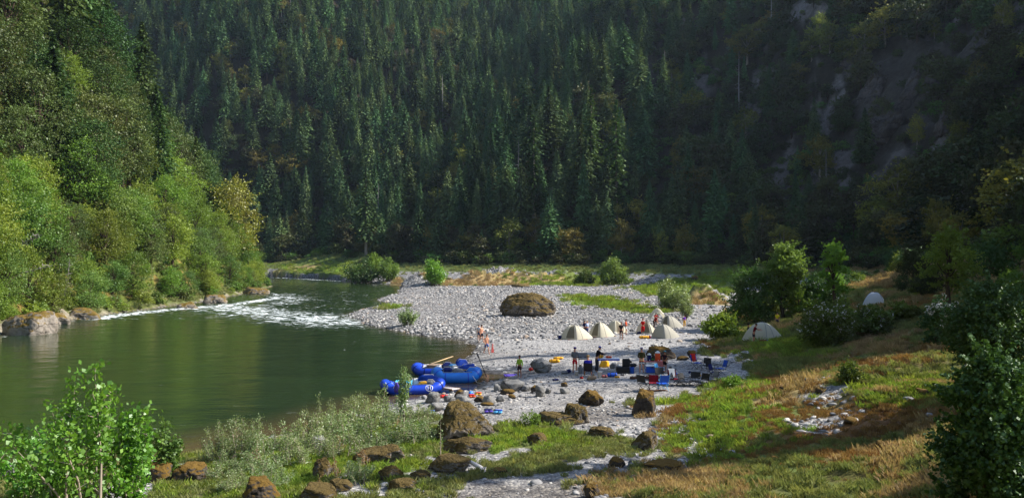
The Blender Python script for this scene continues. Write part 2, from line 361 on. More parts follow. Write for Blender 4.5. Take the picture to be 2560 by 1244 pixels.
def stonecol(n, l, vec, scale, c_lo, c_hi, warm):
    vo = N(n, 'ShaderNodeTexVoronoi', Scale=scale); l.new(vec, vo.inputs['Vector'])
    sp = N(n, 'ShaderNodeSeparateColor'); l.new(vo.outputs['Color'], sp.inputs[0])
    c = mixc(n, l, sp.outputs[0], c_lo, c_hi)
    r = ramp(n, [(.80, (0, 0, 0, 1)), (.86, (1, 1, 1, 1))]); l.new(sp.outputs[1], r.inputs[0])
    return mixc(n, l, r.outputs[0], c, warm), vo.outputs['Distance']
def groundmat():
    m, nt, n, l = newmat('riverside_ground')
    ge = N(n, 'ShaderNodeNewGeometry'); P = ge.outputs['Position']
    a = N(n, 'ShaderNodeAttribute'); a.attribute_name = 'tint'
    z = N(n, 'ShaderNodeAttribute'); z.attribute_name = 'grav'   # 0 soil/grass .. 1 stones
    zc = N(n, 'ShaderNodeAttribute'); zc.attribute_name = 'cob'  # 0 fine gravel .. 1 cobbles
    wob = N(n, 'ShaderNodeTexNoise', Scale=3.0, Detail=4); l.new(P, wob.inputs['Vector'])
    vv = N(n, 'ShaderNodeVectorMath', operation='MULTIPLY_ADD'); l.new(wob.outputs['Color'], vv.inputs[0]); vv.inputs[1].default_value = (.15,) * 3; l.new(P, vv.inputs[2])
    g1, d1 = stonecol(n, l, vv.outputs[0], 9, rgb(104, 103, 104), rgb(168, 166, 164), rgb(188, 184, 176))
    g2, d2 = stonecol(n, l, vv.outputs[0], 2.6, rgb(98, 98, 100), rgb(176, 174, 172), rgb(206, 204, 198))
    gc = mixc(n, l, zc.outputs['Fac'], g1, g2)
    big = N(n, 'ShaderNodeTexNoise', Scale=.22, Detail=5, Roughness=.6); l.new(P, big.inputs['Vector'])
    rb = ramp(n, [(.3, (.78, .77, .76, 1)), (.7, (1.08, 1.08, 1.08, 1))]); l.new(big.outputs['Fac'], rb.inputs[0])
    gc = mixc(n, l, 1.0, gc, rb.outputs[0], 'MULTIPLY')
    sl_ = N(n, 'ShaderNodeAttribute'); sl_.attribute_name = 'shade_wet'; gc = mixc(n, l, sl_.outputs['Fac'], gc, mixc(n, l, 1.0, gc, (.5, .47, .44, 1), 'MULTIPLY'))  # wet shoreline and painted foreground shade darken the gravel
    # cobble colour darkens towards each cell edge
    e1 = ramp(n, [(.25, (1, 1, 1, 1)), (.62, (.45, .44, .43, 1))]); l.new(d2, e1.inputs[0])
    gcc = mixc(n, l, zc.outputs['Fac'], gc, mixc(n, l, 1.0, gc, e1.outputs[0], 'MULTIPLY'))
    fine = N(n, 'ShaderNodeTexNoise', Scale=6, Detail=8, Roughness=.75); l.new(P, fine.inputs['Vector'])
    med = N(n, 'ShaderNodeTexNoise', Scale=.9, Detail=6, Roughness=.65); l.new(P, med.inputs['Vector'])
    rf = ramp(n, [(.3, (.55, .55, .52, 1)), (.7, (1.3, 1.3, 1.2, 1))]); l.new(fine.outputs['Fac'], rf.inputs[0])
    rmm = ramp(n, [(.35, (.65, .62, .58, 1)), (.66, (1.2, 1.22, 1.15, 1))]); l.new(med.outputs['Fac'], rmm.inputs[0])
    s = mixc(n, l, 1.0, mixc(n, l, 1.0, a.outputs['Color'], rf.outputs[0], 'MULTIPLY'), rmm.outputs[0], 'MULTIPLY')
    # break the edge of the gravel with noise
    ad = N(n, 'ShaderNodeMath', operation='ADD'); l.new(z.outputs['Fac'], ad.inputs[0])
    sub = N(n, 'ShaderNodeMath', operation='MULTIPLY_ADD'); l.new(fine.outputs['Fac'], sub.inputs[0]); sub.inputs[1].default_value = .8; sub.inputs[2].default_value = -.4
    l.new(sub.outputs[0], ad.inputs[1])
    re = ramp(n, [(.42, (0, 0, 0, 1)), (.58, (1, 1, 1, 1))]); l.new(ad.outputs[0], re.inputs[0])
    c = mixc(n, l, re.outputs[0], s, gcc)
    b = N(n, 'ShaderNodeBsdfPrincipled', Roughness=.92); b.inputs['Specular IOR Level'].default_value = .15
    l.new(c, b.inputs['Base Color'])
    h = N(n, 'ShaderNodeMath', operation='SUBTRACT'); l.new(fine.outputs['Fac'], h.inputs[0])
    dd = N(n, 'ShaderNodeMath', operation='MULTIPLY'); l.new(d1, dd.inputs[0]); l.new(re.outputs[0], dd.inputs[1]); l.new(dd.outputs[0], h.inputs[1])
    bp = N(n, 'ShaderNodeBump', Strength=.6, Distance=.08); l.new(h.outputs[0], bp.inputs['Height']); l.new(bp.outputs[0], b.inputs['Normal'])
    o = N(n, 'ShaderNodeOutputMaterial'); l.new(b.outputs[0], o.inputs[0])
    return m
def watermat():
    m, nt, n, l = newmat('river_water')
    ge = N(n, 'ShaderNodeNewGeometry'); P = ge.outputs['Position']
    mp = N(n, 'ShaderNodeMapping'); mp.inputs['Scale'].default_value = (.55, 1.5, 1); mp.inputs['Rotation'].default_value = (0, 0, .25); l.new(P, mp.inputs[0])
    n1 = N(n, 'ShaderNodeTexNoise', Scale=1.1, Detail=5, Roughness=.55, Distortion=.8); l.new(mp.outputs[0], n1.inputs['Vector'])
    n2 = N(n, 'ShaderNodeTexNoise', Scale=.16, Detail=3, Distortion=1.2); l.new(mp.outputs[0], n2.inputs['Vector'])
    foam = N(n, 'ShaderNodeAttribute'); foam.attribute_name = 'foam'
    sh = N(n, 'ShaderNodeAttribute'); sh.attribute_name = 'shal'
    # depth colour
    deep = mixc(n, l, n2.outputs['Fac'], rgb(25, 38, 23), rgb(44, 60, 32))
    body = mixc(n, l, sh.outputs['Fac'], deep, rgb(78, 66, 44))
    b = N(n, 'ShaderNodeBsdfPrincipled', Roughness=.07, IOR=1.33); b.inputs['Specular IOR Level'].default_value = .6
    l.new(body, b.inputs['Base Color'])
    rr = N(n, 'ShaderNodeMath', operation='MULTIPLY_ADD'); l.new(foam.outputs['Fac'], rr.inputs[0]); rr.inputs[1].default_value = 1.6; rr.inputs[2].default_value = .06
    bp = N(n, 'ShaderNodeBump', Distance=.12); l.new(rr.outputs[0], bp.inputs['Strength']); 
    st = N(n, 'ShaderNodeMath', operation='ADD'); l.new(n1.outputs['Fac'], st.inputs[0]); l.new(n2.outputs['Fac'], st.inputs[1])
    l.new(st.outputs[0], bp.inputs['Height']); l.new(bp.outputs[0], b.inputs['Normal'])
    # white water
    f1 = N(n, 'ShaderNodeTexNoise', Scale=1.0, Detail=9, Roughness=.78, Distortion=.9); l.new(mp.outputs[0], f1.inputs['Vector'])
    am = N(n, 'ShaderNodeMath', operation='MULTIPLY_ADD'); l.new(foam.outputs['Fac'], am.inputs[0]); am.inputs[1].default_value = .24; l.new(f1.outputs['Fac'], am.inputs[2])
    fr = ramp(n, [(.685, (0, 0, 0, 1)), (.76, (1, 1, 1, 1))]); l.new(am.outputs[0], fr.inputs[0])
    d = N(n, 'ShaderNodeBsdfDiffuse'); d.inputs[0].default_value = rgb(222, 228, 228)
    mx = N(n, 'ShaderNodeMixShader'); l.new(fr.outputs[0], mx.inputs[0]); l.new(b.outputs[0], mx.inputs[1]); l.new(d.outputs[0], mx.inputs[2])
    o = N(n, 'ShaderNodeOutputMaterial'); l.new(mx.outputs[0], o.inputs[0])
    return m
# ------------------------------------------------------------------ ground zones (read off the photograph once, then fixed on the ground)
def zone(pix):
    return np.array([tuple(at(px, py))[:2] for px, py in pix])
ZONES = {
 'green': [
  [(1640, 1105), (1700, 1040), (1800, 1000), (1880, 1010), (1940, 1060), (1900, 1110), (1820, 1150), (1740, 1150)],
  [(1215, 1090), (1300, 1066), (1420, 1080), (1530, 1100), (1490, 1115), (1400, 1120), (1230, 1120), (1160, 1100)],
  [(620, 1120), (760, 1100), (900, 1060), (1080, 1050), (1100, 1110), (1080, 1150), (1000, 1190), (700, 1240), (560, 1244), (480, 1200)],
  [(1400, 738), (1540, 745), (1660, 778), (1640, 786), (1500, 772), (1420, 756)],
  [(1800, 985), (1860, 960), (1900, 975), (1800, 1002), (1700, 1008), (1640, 1015), (1660, 1000)],
  [(1850, 850), (1960, 842), (2080, 855), (2060, 885), (1960, 900), (1880, 890)],
  [(2150, 960), (2300, 950), (2320, 970), (2200, 1000)],
  [(690, 660), (830, 650), (980, 680), (900, 704), (800, 695), (690, 688)],
  [(1240, 700), (1500, 690), (1600, 700), (1480, 716), (1300, 712)],
  [(1560, 722), (1640, 700), (1850, 672), (1860, 700), (1780, 740), (1700, 745), (1620, 735)],
  [(940, 768), (1010, 765), (1015, 771), (950, 775)],
 ],
 'gold': [
  [(1450, 1244), (1500, 1190), (1590, 1150), (1700, 1150), (1830, 1170), (1900, 1200), (1880, 1244)],
  [(970, 712), (980, 684), (1060, 678), (1240, 678), (1400, 684), (1430, 704), (1300, 714), (1100, 714)],
  [(1720, 760), (1730, 728), (1760, 720), (1800, 735), (1815, 762)],
  [(1900, 1000), (1960, 950), (2020, 930), (2060, 960), (2000, 1000)],
  [(2100, 870), (2180, 820), (2260, 850), (2280, 880), (2160, 890)],
  [(2180, 1150), (2280, 1100), (2400, 1090), (2380, 1110), (2250, 1170)],
  [(2010, 740), (2100, 650), (2300, 620), (2500, 640), (2540, 700), (2300, 720), (2120, 720)],
  [(690, 676), (730, 664), (800, 664), (780, 674)],
 ],
 'rust': [
  [(1880, 1090), (1950, 1040), (2100, 1020), (2300, 1000), (2360, 1030), (2250, 1080), (2000, 1110), (1900, 1120)],
  [(1750, 860), (1800, 850), (1830, 870), (1790, 885)],
  [(2130, 900), (2260, 880), (2290, 900), (2200, 930), (2140, 915)],
  [(1540, 1020), (1600, 1000), (1640, 1010), (1600, 1040)],
  [(2000, 1170), (2140, 1120), (2300, 1080), (2280, 1130), (2100, 1180)],
 ],
 'stone': [
  [(2010, 960), (2050, 950), (2110, 985), (2060, 1010), (2020, 985)],
  [(1990, 1060), (2080, 1035), (2130, 1045), (2100, 1065), (2020, 1070)],
  [(1080, 1260), (1140, 1205), (1300, 1180), (1440, 1150), (1520, 1112), (1640, 1108), (1790, 1160), (1660, 1178), (1580, 1195), (1490, 1205), (1440, 1260)],
  [(1470, 1020), (1640, 1020), (1730, 1055), (1690, 1100), (1680, 1140), (1560, 1130), (1590, 1090), (1490, 1075)],
  [(1780, 900), (1820, 870), (1870, 875), (1880, 900), (1820, 915)],
 ],
}
ZONES['shade_wet'] = [ZONES['stone'][0], [(1240, 1230), (1330, 1210), (1500, 1180), (1560, 1190), (1480, 1215), (1430, 1244), (1200, 1244)], [(1400, 1020), (1560, 1010), (1620, 1050), (1500, 1060), (1420, 1050)]]
ZONES['shade_wet'][0] = [(1120, 1244), (1200, 1210), (1400, 1195), (1450, 1244)]  # near foreground's shade, painted into the gravel colour
ZP = {k: [zone(p) for p in v] for k, v in ZONES.items()}
def zone_w(x, y, key, soft=1.0):
    w = np.zeros(x.shape)
    nz = fbm(x * .55, y * .55, 77, 3) * 1.6
    for p in ZP[key]:
        lo = p.min(0) - 8; hi = p.max(0) + 8
        s = (x > lo[0]) & (x < hi[0]) & (y > lo[1]) & (y < hi[1])
        if not s.any(): continue
        d = np.full(x.shape, -50.); d[s] = sdist(x[s], y[s], p)
        size = max(1.0, min(4, (hi - lo).min() / 8))
        w = np.maximum(w, sstep(-.7 * soft, .7 * soft, (d + nz * .45 * size) / size))
    return w
def ground_masks(x, y):
    dr, left, dh, sl, inr = fields(x, y)
    f1 = fbm(x * .4, y * .4, 60, 4); f2 = fbm(x * .09, y * .09, 61, 3)
    slopef = sstep(-.8, 1.0, sl + f1 * 1.2)
    near_soil = sstep(27, 22, y + x * .6) * 0
    bench = sstep(-22, -8, dh) * sstep(150, 190, y)          # foot of the far hill
    grav = (1 - slopef) * (1 - bench) * (~left)
    # foreground flat: gravel mixed with turf
    fg = sstep(36.5, 32.5, y + x * .25 + f1 * 1.5) * (1 - slopef)
    grav = grav * (1 - fg * sstep(-.22, .12, f1 + .12))
    g = zone_w(x, y, 'green'); o = zone_w(x, y, 'gold'); r = zone_w(x, y, 'rust'); st = zone_w(x, y, 'stone')
    grav = np.clip(grav * (1 - g * .8) * (1 - o) * (1 - r * .7) + st * .9, 0, 1)
    wet = sstep(1.2, .0, dr)
    rocky_left = left * sstep(3.2, 1.2, dr + f1 * 1.5 + 2.6 * sstep(100, 116, y) * (f1 < .25))
    return dict(dr=dr, left=left, dh=dh, sl=sl, grav=grav, g=g, o=o, r=r, st=st, f1=f1, f2=f2, slopef=slopef, bench=bench, fg=fg, wet=wet, rl=rocky_left)
RZ = [np.array([tuple(at(*p))[:2] for p in q]) for q in (
    [(2110, 350), (2150, 150), (2240, 110), (2400, 90), (2520, -20), (2540, 60), (2440, 200), (2380, 320), (2260, 400), (2180, 400)],
    [(2130, 560), (2200, 440), (2240, 370), (2310, 400), (2240, 480), (2170, 570)],
    [(1700, 640), (1760, 580), (1790, 590), (1760, 640)])]
def build_ground():
    th = np.concatenate([np.radians(np.arange(-180, -48, 3.0)), np.radians(np.linspace(-47, -36, 40)[:-1]), np.radians(np.linspace(-36, 36, 621)), np.radians(np.linspace(36, 47, 40)[1:]), np.radians(np.arange(50, 180.1, 3.0))])
    th = th[:-1]
    r = np.concatenate([[.6, 1.2, 2, 3, 4, 5.2, 6.5, 8, 9.5, 11], np.exp(np.linspace(math.log(12), math.log(330), 430)), np.exp(np.linspace(math.log(333), math.log(1100), 90))])
    T, R = np.meshgrid(th, r)
    x = R * np.sin(T); y = R * np.cos(T)
    z = height(x, y)
    nr, nt_ = x.shape
    V = np.stack([x.ravel(), y.ravel(), z.ravel()], 1)
    i = np.arange(nr - 1)[:, None] * nt_; j = np.arange(nt_)[None, :]; jn = (j + 1) % nt_
    F = np.stack([(i + j), (i + jn), (i + nt_ + jn), (i + nt_ + j)], -1).reshape(-1, 4)
    me = mesh_np('ground', V, F[:, ::-1], True)
    X = x.ravel(); Y = y.ravel()
    k = ground_masks(X, Y)
    def C(*c): return np.array(rgb(*c)[:3])
    n = len(X); col = np.tile(C(104, 112, 62), (n, 1))
    def mixin(w, c): 
        nonlocal col
        w = np.clip(w, 0, 1)[:, None]; col = col * (1 - w) + c * w
    mixin(k['slopef'] * sstep(-.2, .2, k['f2']) * .8, C(96, 88, 54))
    mixin(k['slopef'] * sstep(.1, .35, k['f1']) * .7, C(120, 100, 72))
    mixin(k['slopef'] * sstep(-.1, -.35, k['f1']) * .7, C(80, 96, 44))
    mixin(k['fg'], C(116, 112, 78))
    mixin(k['bench'], C(84, 98, 48))
    mixin(k['g'] * .8, C(96, 112, 52)); mixin(k['o'] * .9, C(160, 136, 100)); mixin(k['r'] * .9, C(124, 88, 62))
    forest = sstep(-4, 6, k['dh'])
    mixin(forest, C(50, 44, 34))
    mixin(forest * sstep(.05, .35, k['f2'] + k['f1'] * .4) * sstep(40, 100, X) , C(112, 104, 104))
    if 'RZ' in globals():
        for q in RZ: mixin(sstep(-2, 3, sdist(X, Y, q) + k['f1'] * 5) * .9, C(72, 65, 60))
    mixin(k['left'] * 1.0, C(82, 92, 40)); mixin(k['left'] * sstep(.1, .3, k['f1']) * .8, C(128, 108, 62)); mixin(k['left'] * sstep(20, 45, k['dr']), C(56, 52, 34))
    mixin(k['rl'], C(140, 132, 122))
    mixin(sstep(.15, -.3, k['dr']), C(84, 72, 52))
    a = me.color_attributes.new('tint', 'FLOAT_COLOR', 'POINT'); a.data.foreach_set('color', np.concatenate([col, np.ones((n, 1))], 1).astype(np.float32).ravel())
    cob = sstep(68, 84, Y - X * .25 + k['f1'] * 6) * (1 - sstep(14, 30, X + k['f1'] * 5 - (Y - 90) * .15)) + sstep(3.5, .5, k['dr']) * .8
    shade_wet = np.clip(sstep(.9, .1, k['dr'] + k['f1'] * .4) * .9 + zone_w(X, Y, 'shade_wet') * .85 + .35 * sstep(.05, .3, fbm(X * .12, Y * .3, 44, 3)) * sstep(75, 60, Y), 0, 1)  # wet shoreline, random bands, and foreground shade painted darker
    for nm, v in (('grav', k['grav']), ('cob', np.clip(cob, 0, 1)), ('shade_wet', shade_wet)):
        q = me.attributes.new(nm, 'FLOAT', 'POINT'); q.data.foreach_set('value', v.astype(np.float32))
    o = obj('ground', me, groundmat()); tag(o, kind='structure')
    return o
build_ground()
def build_water():
    xs = np.concatenate([np.linspace(-600, -130, 40), np.linspace(-129, 20, 300)]); ys = np.concatenate([np.linspace(-90, 10, 20), np.linspace(12, 340, 560), np.linspace(345, 520, 20)])
    X, Y = np.meshgrid(xs, ys); x = X.ravel(); y = Y.ravel()
    foam = np.zeros(len(x))
    def band(pts, w, s):
        nonlocal foam
        P = np.array([tuple(at(*p))[:2] for p in pts]); d = pdist(x, y, P)
        foam = np.maximum(foam, s * np.exp(-(d / w) ** 2))
    band([(240, 797), (300, 788), (380, 778), (470, 770), (560, 763), (640, 753), (700, 742)], 2.6, .95)
    band([(560, 768), (640, 778), (720, 788), (800, 798), (860, 806)], 10, .80)
    band([(690, 760), (740, 748), (700, 735)], 6.0, .7)
    band([(880, 790), (940, 812)], 1.5, .7)
    band([(690, 694), (860, 700)], 2.0, .85)
    foam = np.maximum(foam, .38 * sstep(92, 105, y) * sstep(300, 150, y)); foam = np.maximum(foam, .12)
    band([(0, 842), (130, 812), (200, 800)], .7, .75)
    dr = fields(x, y)[0]
    shal = sstep(-5.5, -.3, dr) * sstep(90, 45, y) * (x > -34) * .95 + sstep(-2.0, -.2, dr) * .5
    rough = foam * (fbm(x * .7, y * 1.1, 90, 4) * .28) + fbm(x * .35, y * .8, 91, 3) * .018
    me = mesh_np('river', np.stack([x, y, rough * sstep(0, -.8, dr)], 1), np.stack([(np.arange(len(ys) - 1)[:, None] * len(xs) + np.arange(len(xs) - 1)[None, :] + q).ravel() for q in (0, 1, len(xs) + 1, len(xs))], 1), True)
    for nm, v in (('foam', foam), ('shal', np.clip(shal, 0, 1))):
        q = me.attributes.new(nm, 'FLOAT', 'POINT'); q.data.foreach_set('value', v.astype(np.float32))
    o = obj('river_water', me, watermat()); tag(o, kind='structure')
build_water()
# ------------------------------------------------------------------ plants
def quads(C, size, nb=None, asp=1.0, flat=0.0, axis=None, seed=0):
    """one rhombic leaf / leaf cluster at each centre. nb: preferred normal, axis: preferred long axis"""
    r = np.random.default_rng(seed); n = len(C)
    nrm = r.normal(size=(n, 3))
    if nb is not None: nrm = nrm * (1 - flat) + nb * flat * 1.6
    nrm /= np.linalg.norm(nrm, axis=1)[:, None] + 1e-9
    u = r.normal(size=(n, 3)) if axis is None else axis + r.normal(size=(n, 3)) * .25
    u -= nrm * (u * nrm).sum(1)[:, None]; u /= np.linalg.norm(u, axis=1)[:, None] + 1e-9
    w = np.cross(nrm, u)
    s = np.asarray(size)[:, None] if np.ndim(size) else size
    a = u * s * .5 * asp; b = w * s * .5 / max(asp, 1e-3)
    V = np.stack([C - a, C + b * r.uniform(.7, 1.3, (n, 1)), C + a, C - b * r.uniform(.7, 1.3, (n, 1))], 1).reshape(-1, 3)
    return V, np.arange(4 * n).reshape(-1, 4)
def tubes(paths, radii, n=5):
    Vs = []; Fs = []; k = 0
    for p, r in zip(paths, radii):
        m = MB(); m.tube(p, r, n, cap=False)
        V = np.concatenate(m.V); Vs.append(V); Fs += [tuple(i + k for i in f) for f in m.F]; k += len(V)
    return np.concatenate(Vs), np.array(Fs)
def conifer_data(H, seed, wide=.16, sparse=0.0, droop=.35, lev=44, brn=7, per=6):
    r = np.random.default_rng(seed)
    path = [(0, 0, -1.0)] + [(r.normal() * .05, r.normal() * .05, H * t) for t in (.15, .4, .7, .97)]
    tv, tf = tubes([path], [[H * .017, H * .014, H * .011, H * .006, .02]], 7)
    C = []; S = []; A = []; Val = []
    z0 = .08 + .25 * sparse
    for i in range(lev):
        t = i / (lev - 1); z = H * (z0 + (1 - z0) * t ** .92)
        env = (1 - t) ** .75 * (.55 + .45 * min(1, t / .18)); lr = r.uniform(.72, 1.18)
        nb = max(3, int(brn * (.5 + .7 * (1 - t))))
        a0 = r.uniform(0, 2 * PI)
        for b in range(nb):
            if r.random() < sparse * .6: continue
            a = a0 + 2 * PI * b / nb + r.normal() * .3
            R = max(.25, H * wide * env * lr * r.uniform(.6, 1.2))
            m = max(2, int(per * (.4 + .6 * R / (H * wide))))
            for q in range(m):
                f = (q + r.uniform(.2, 1)) / m
                zz = z - droop * R * f * f + R * .12 * f + r.normal() * .15
                C.append((math.cos(a) * R * f, math.sin(a) * R * f, zz)); A.append((math.cos(a), math.sin(a), -droop * 1.2 * f))
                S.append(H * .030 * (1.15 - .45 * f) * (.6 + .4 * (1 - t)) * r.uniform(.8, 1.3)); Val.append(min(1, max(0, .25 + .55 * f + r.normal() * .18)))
    for q in range(6): C.append((0, 0, H * (1 - .012 * q))); A.append((r.normal(), r.normal(), 1)); S.append(H * .015); Val.append(.8)
    C = np.array(C); A = np.array(A); S = np.array(S) * 1.3
    nb = np.tile([0, 0, 1.0], (len(C), 1)) + A * .25
    V, F = quads(C, S, nb, 1.25, .55, A, seed)
    return tv, tf, V, F, np.array(Val)
def broad_data(H, W, seed, nleaf=4200, leaf=.34, lobes=16, trunk=.35, zlow=.22, flat=.25, lean=0.0, shell=.55):
    r = np.random.default_rng(seed)
    paths = []; rad = []
    top = np.array([lean * H, 0, H * .72])
    mid = np.array([lean * H * .35 + r.normal() * .1, r.normal() * .1, H * trunk])
    paths.append([(0, 0, -.6), tuple(mid * .5), tuple(mid), tuple(mid * .4 + top * .6), tuple(top)]); b = H * .02 + .03
    rad.append([b * 1.25, b, b * .8, b * .5, b * .15])
    L = []
    for i in range(lobes):
        t = (i + r.uniform(0, 1)) / lobes; z = H * (zlow + (0.93 - zlow) * t)
        env = math.sin(PI * min(1, .16 + .80 * t)) ** .7
        a = i * 2.4 + r.normal() * .4; d = W * .5 * env * r.uniform(.35, .82)
        c = np.array([math.cos(a) * d + lean * z, math.sin(a) * d, z]); R = W * r.uniform(.11, .27) * (.75 + .3 * env)
        L.append((c, R)); s = np.array(paths[0][2]) + (top - mid) * max(0, min(1, (z / H - .35))) * .9
        m = (s + c) / 2 + np.array([0, 0, .06 * H * r.uniform(-.5, 1)])
        paths.append([tuple(s), tuple(m), tuple(c)]); rad.append([b * .45, b * .28, b * .08])
    tv, tf = tubes(paths, rad, 5)
    w = np.array([R ** 2 for c, R in L]); w /= w.sum()
    idx = r.choice(len(L), nleaf, p=w)
    cc = np.array([L[i][0] for i in idx]); RR = np.array([L[i][1] for i in idx])
    u = r.normal(size=(nleaf, 3)); u /= np.linalg.norm(u, axis=1)[:, None]
    u[:, 2] = np.where(u[:, 2] < -.35, -u[:, 2], u[:, 2])
    rr = (shell + (1 - shell) * r.random(nleaf) ** .6) * r.choice([1, 1, 1, 1.15, .8], nleaf) * (1 + .38 * np.sin(u[:, 0] * 7 + idx) * np.cos(u[:, 1] * 6 + u[:, 2] * 5))
    P = cc + u * RR[:, None] * rr[:, None] * np.array([1, 1, .74])
    ns = nleaf // 3; sp = []
    for c, R in L:
        for _ in range(7):
            a = r.normal(size=3); a[2] = abs(a[2]) * .9 + .1; a /= np.linalg.norm(a); sp.append((c + a * R * .5, a * R * r.uniform(.7, 1.5), R))
    si = r.integers(0, len(sp), ns); f = r.random((ns, 1)) ** .8
    P[:ns] = np.array([sp[i][0] for i in si]) + np.array([sp[i][1] for i in si]) * f + r.normal(size=(ns, 3)) * (np.array([sp[i][2] for i in si]) * .13)[:, None] * (1.2 - f)
    P[:, 2] = np.maximum(P[:, 2], .05)
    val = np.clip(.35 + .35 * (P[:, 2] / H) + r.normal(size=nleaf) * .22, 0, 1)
    V, F = quads(P, leaf * r.uniform(.6, 1.3, nleaf), u + [0, 0, .5], 1.1, flat, None, seed)
    return tv, tf, V, F, val
def two(name, data, mats):
    """trunk + crown in one mesh (for far trees)"""
    tv, tf, V, F, val = data
    return_me = mesh_np(name, np.concatenate([tv, V]), [tf, F + len(tv)] , False, np.concatenate([np.zeros(len(tf)), np.ones(len(F))]), np.concatenate([np.zeros(len(tf)), val]))
    for m in mats: return_me.materials.append(m)
    return return_me
def split(name, data, mats):
    tv, tf, V, F, val = data
    a = mesh_np(name + '_trunk', tv, tf, True); a.materials.append(mats[0])
    b = mesh_np(name + '_crown', V, F, False, None, val); b.materials.append(mats[1])
    return a, b
def place_tree(name, ms, loc, rz, s, label, cat, group=None, names=('trunk', 'crown')):
    root = empty(name, loc, rz, label, cat, group, s)
    for nm, me in zip(names, ms):
        c = bpy.data.objects.new(nm, me); COL.objects.link(c); c.parent = root
    return root
def place_one(name, me, loc, rz, s, label, cat, group):
    o = bpy.data.objects.new(name, me); COL.objects.link(o); o.location = loc; o.rotation_euler = (0, 0, rz); o.scale = (s,) * 3 if np.ndim(s) == 0 else s
    return tag(o, label, cat, group)
def scatter(name, P, rot, sc, protos, pick, label=None, cat=None, kind='stuff'):
    """ONE object of kind stuff: geometry nodes put a small mesh at every point"""
    P = np.asarray(P, np.float32); n = len(P)
    me = bpy.data.meshes.new(name); me.vertices.add(n); me.vertices.foreach_set('co', P.ravel())
    for nm, ty, v, key in (('rot', 'FLOAT_VECTOR', rot, 'vector'), ('scl', 'FLOAT_VECTOR', sc, 'vector'), ('pk', 'INT', pick, 'value')):
        a = me.attributes.new(nm, ty, 'POINT'); v = np.asarray(v, np.int32 if ty == 'INT' else np.float32); a.data.foreach_set(key, v.ravel())
    o = obj(name, me); tag(o, label, cat, None, kind)
    col = bpy.data.collections.new(name + '_sources')
    for i, p in enumerate(protos):
        q = bpy.data.objects.new('%s_source_%02d' % (name, i), p); col.objects.link(q)
    g = bpy.data.node_groups.new(name + '_nodes', 'GeometryNodeTree')
    g.interface.new_socket('Geometry', in_out='INPUT', socket_type='NodeSocketGeometry'); g.interface.new_socket('Geometry', in_out='OUTPUT', socket_type='NodeSocketGeometry')
    nn = g.nodes; ll = g.links
    i = nn.new('NodeGroupInput'); ou = nn.new('NodeGroupOutput')
    ci = nn.new('GeometryNodeCollectionInfo'); ci.inputs['Collection'].default_value = col; ci.inputs['Separate Children'].default_value = True; ci.inputs['Reset Children'].default_value = True
    ip = nn.new('GeometryNodeInstanceOnPoints'); ip.inputs['Pick Instance'].default_value = True
    def attr(nm, ty):
        a = nn.new('GeometryNodeInputNamedAttribute'); a.data_type = ty; a.inputs['Name'].default_value = nm; return a.outputs['Attribute']
    ll.new(i.outputs[0], ip.inputs['Points']); ll.new(ci.outputs[0], ip.inputs['Instance']); ll.new(attr('pk', 'INT'), ip.inputs['Instance Index'])
    er = nn.new('FunctionNodeEulerToRotation'); ll.new(attr('rot', 'FLOAT_VECTOR'), er.inputs[0]); ll.new(er.outputs[0], ip.inputs['Rotation'])
    ll.new(attr('scl', 'FLOAT_VECTOR'), ip.inputs['Scale']); ll.new(ip.outputs[0], ou.inputs[0])
    md = o.modifiers.new('scatter', 'NODES'); md.node_group = g
    return o
def jgrid(x0, x1, y0, y1, step, seed):
    r = np.random.default_rng(seed)
    X, Y = np.meshgrid(np.arange(x0, x1, step), np.arange(y0, y1, step)); X = X + (np.arange(X.shape[0]) % 2)[:, None] * step * .5
    return (X + r.uniform(-.42, .42, X.shape) * step).ravel(), (Y + r.uniform(-.42, .42, X.shape) * step).ravel()
def pix(x, y, z): return 1280 + FP * x / y, 640 - FP * (z - HC) / y
def in_clear(x, y, key): return zone_w(x, y, key) > .5

# --- far hillside and right hill
FIRS = [conifer_data(30, 100 + i, *a) for i, a in enumerate([(.22, 0, .35, 52, 10, 11), (.26, .1, .4, 46, 10, 11), (.2, 0, .3, 56, 10, 10), (.28, .15, .5, 38, 11, 12), (.22, .35, .45, 42, 9, 10), (.18, .05, .35, 54, 9, 10)])]
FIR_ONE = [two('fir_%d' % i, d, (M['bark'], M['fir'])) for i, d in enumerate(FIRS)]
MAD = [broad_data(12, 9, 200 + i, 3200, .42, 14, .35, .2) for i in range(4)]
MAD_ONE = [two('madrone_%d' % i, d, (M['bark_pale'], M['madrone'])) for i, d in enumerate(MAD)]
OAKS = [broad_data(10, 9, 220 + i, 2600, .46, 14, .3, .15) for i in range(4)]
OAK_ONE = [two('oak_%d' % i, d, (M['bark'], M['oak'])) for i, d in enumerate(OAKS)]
def snag_data(H, seed):
    r = np.random.default_rng(seed); P = [[(0, 0, -.5), (.1, 0, H * .5), (.25 * r.normal(), .1, H)]]; R = [[H * .012 + .1, H * .009 + .05, .05]]
    for i in range(26):
        z = H * r.uniform(.3, .96); a = r.uniform(0, 2 * PI); L = H * .11 * (1.1 - z / H) + .4
        P.append([(0, 0, z), (math.cos(a) * L, math.sin(a) * L, z + r.uniform(-.5, .4) * L)]); R.append([.05, .02])
    return tubes(P, R, 4)
SNAGS = [mesh_np('snag_%d' % i, *snag_data(22, 300 + i)) for i in range(3)]
for s in SNAGS: s.materials.append(M['snag'])
SC_NEAR = [(1540, 372, 500), (1448, 382, 520), (1475, 345, 470), (1330, 345, 590), (915, 300, 560), (1265, 410, 520)]
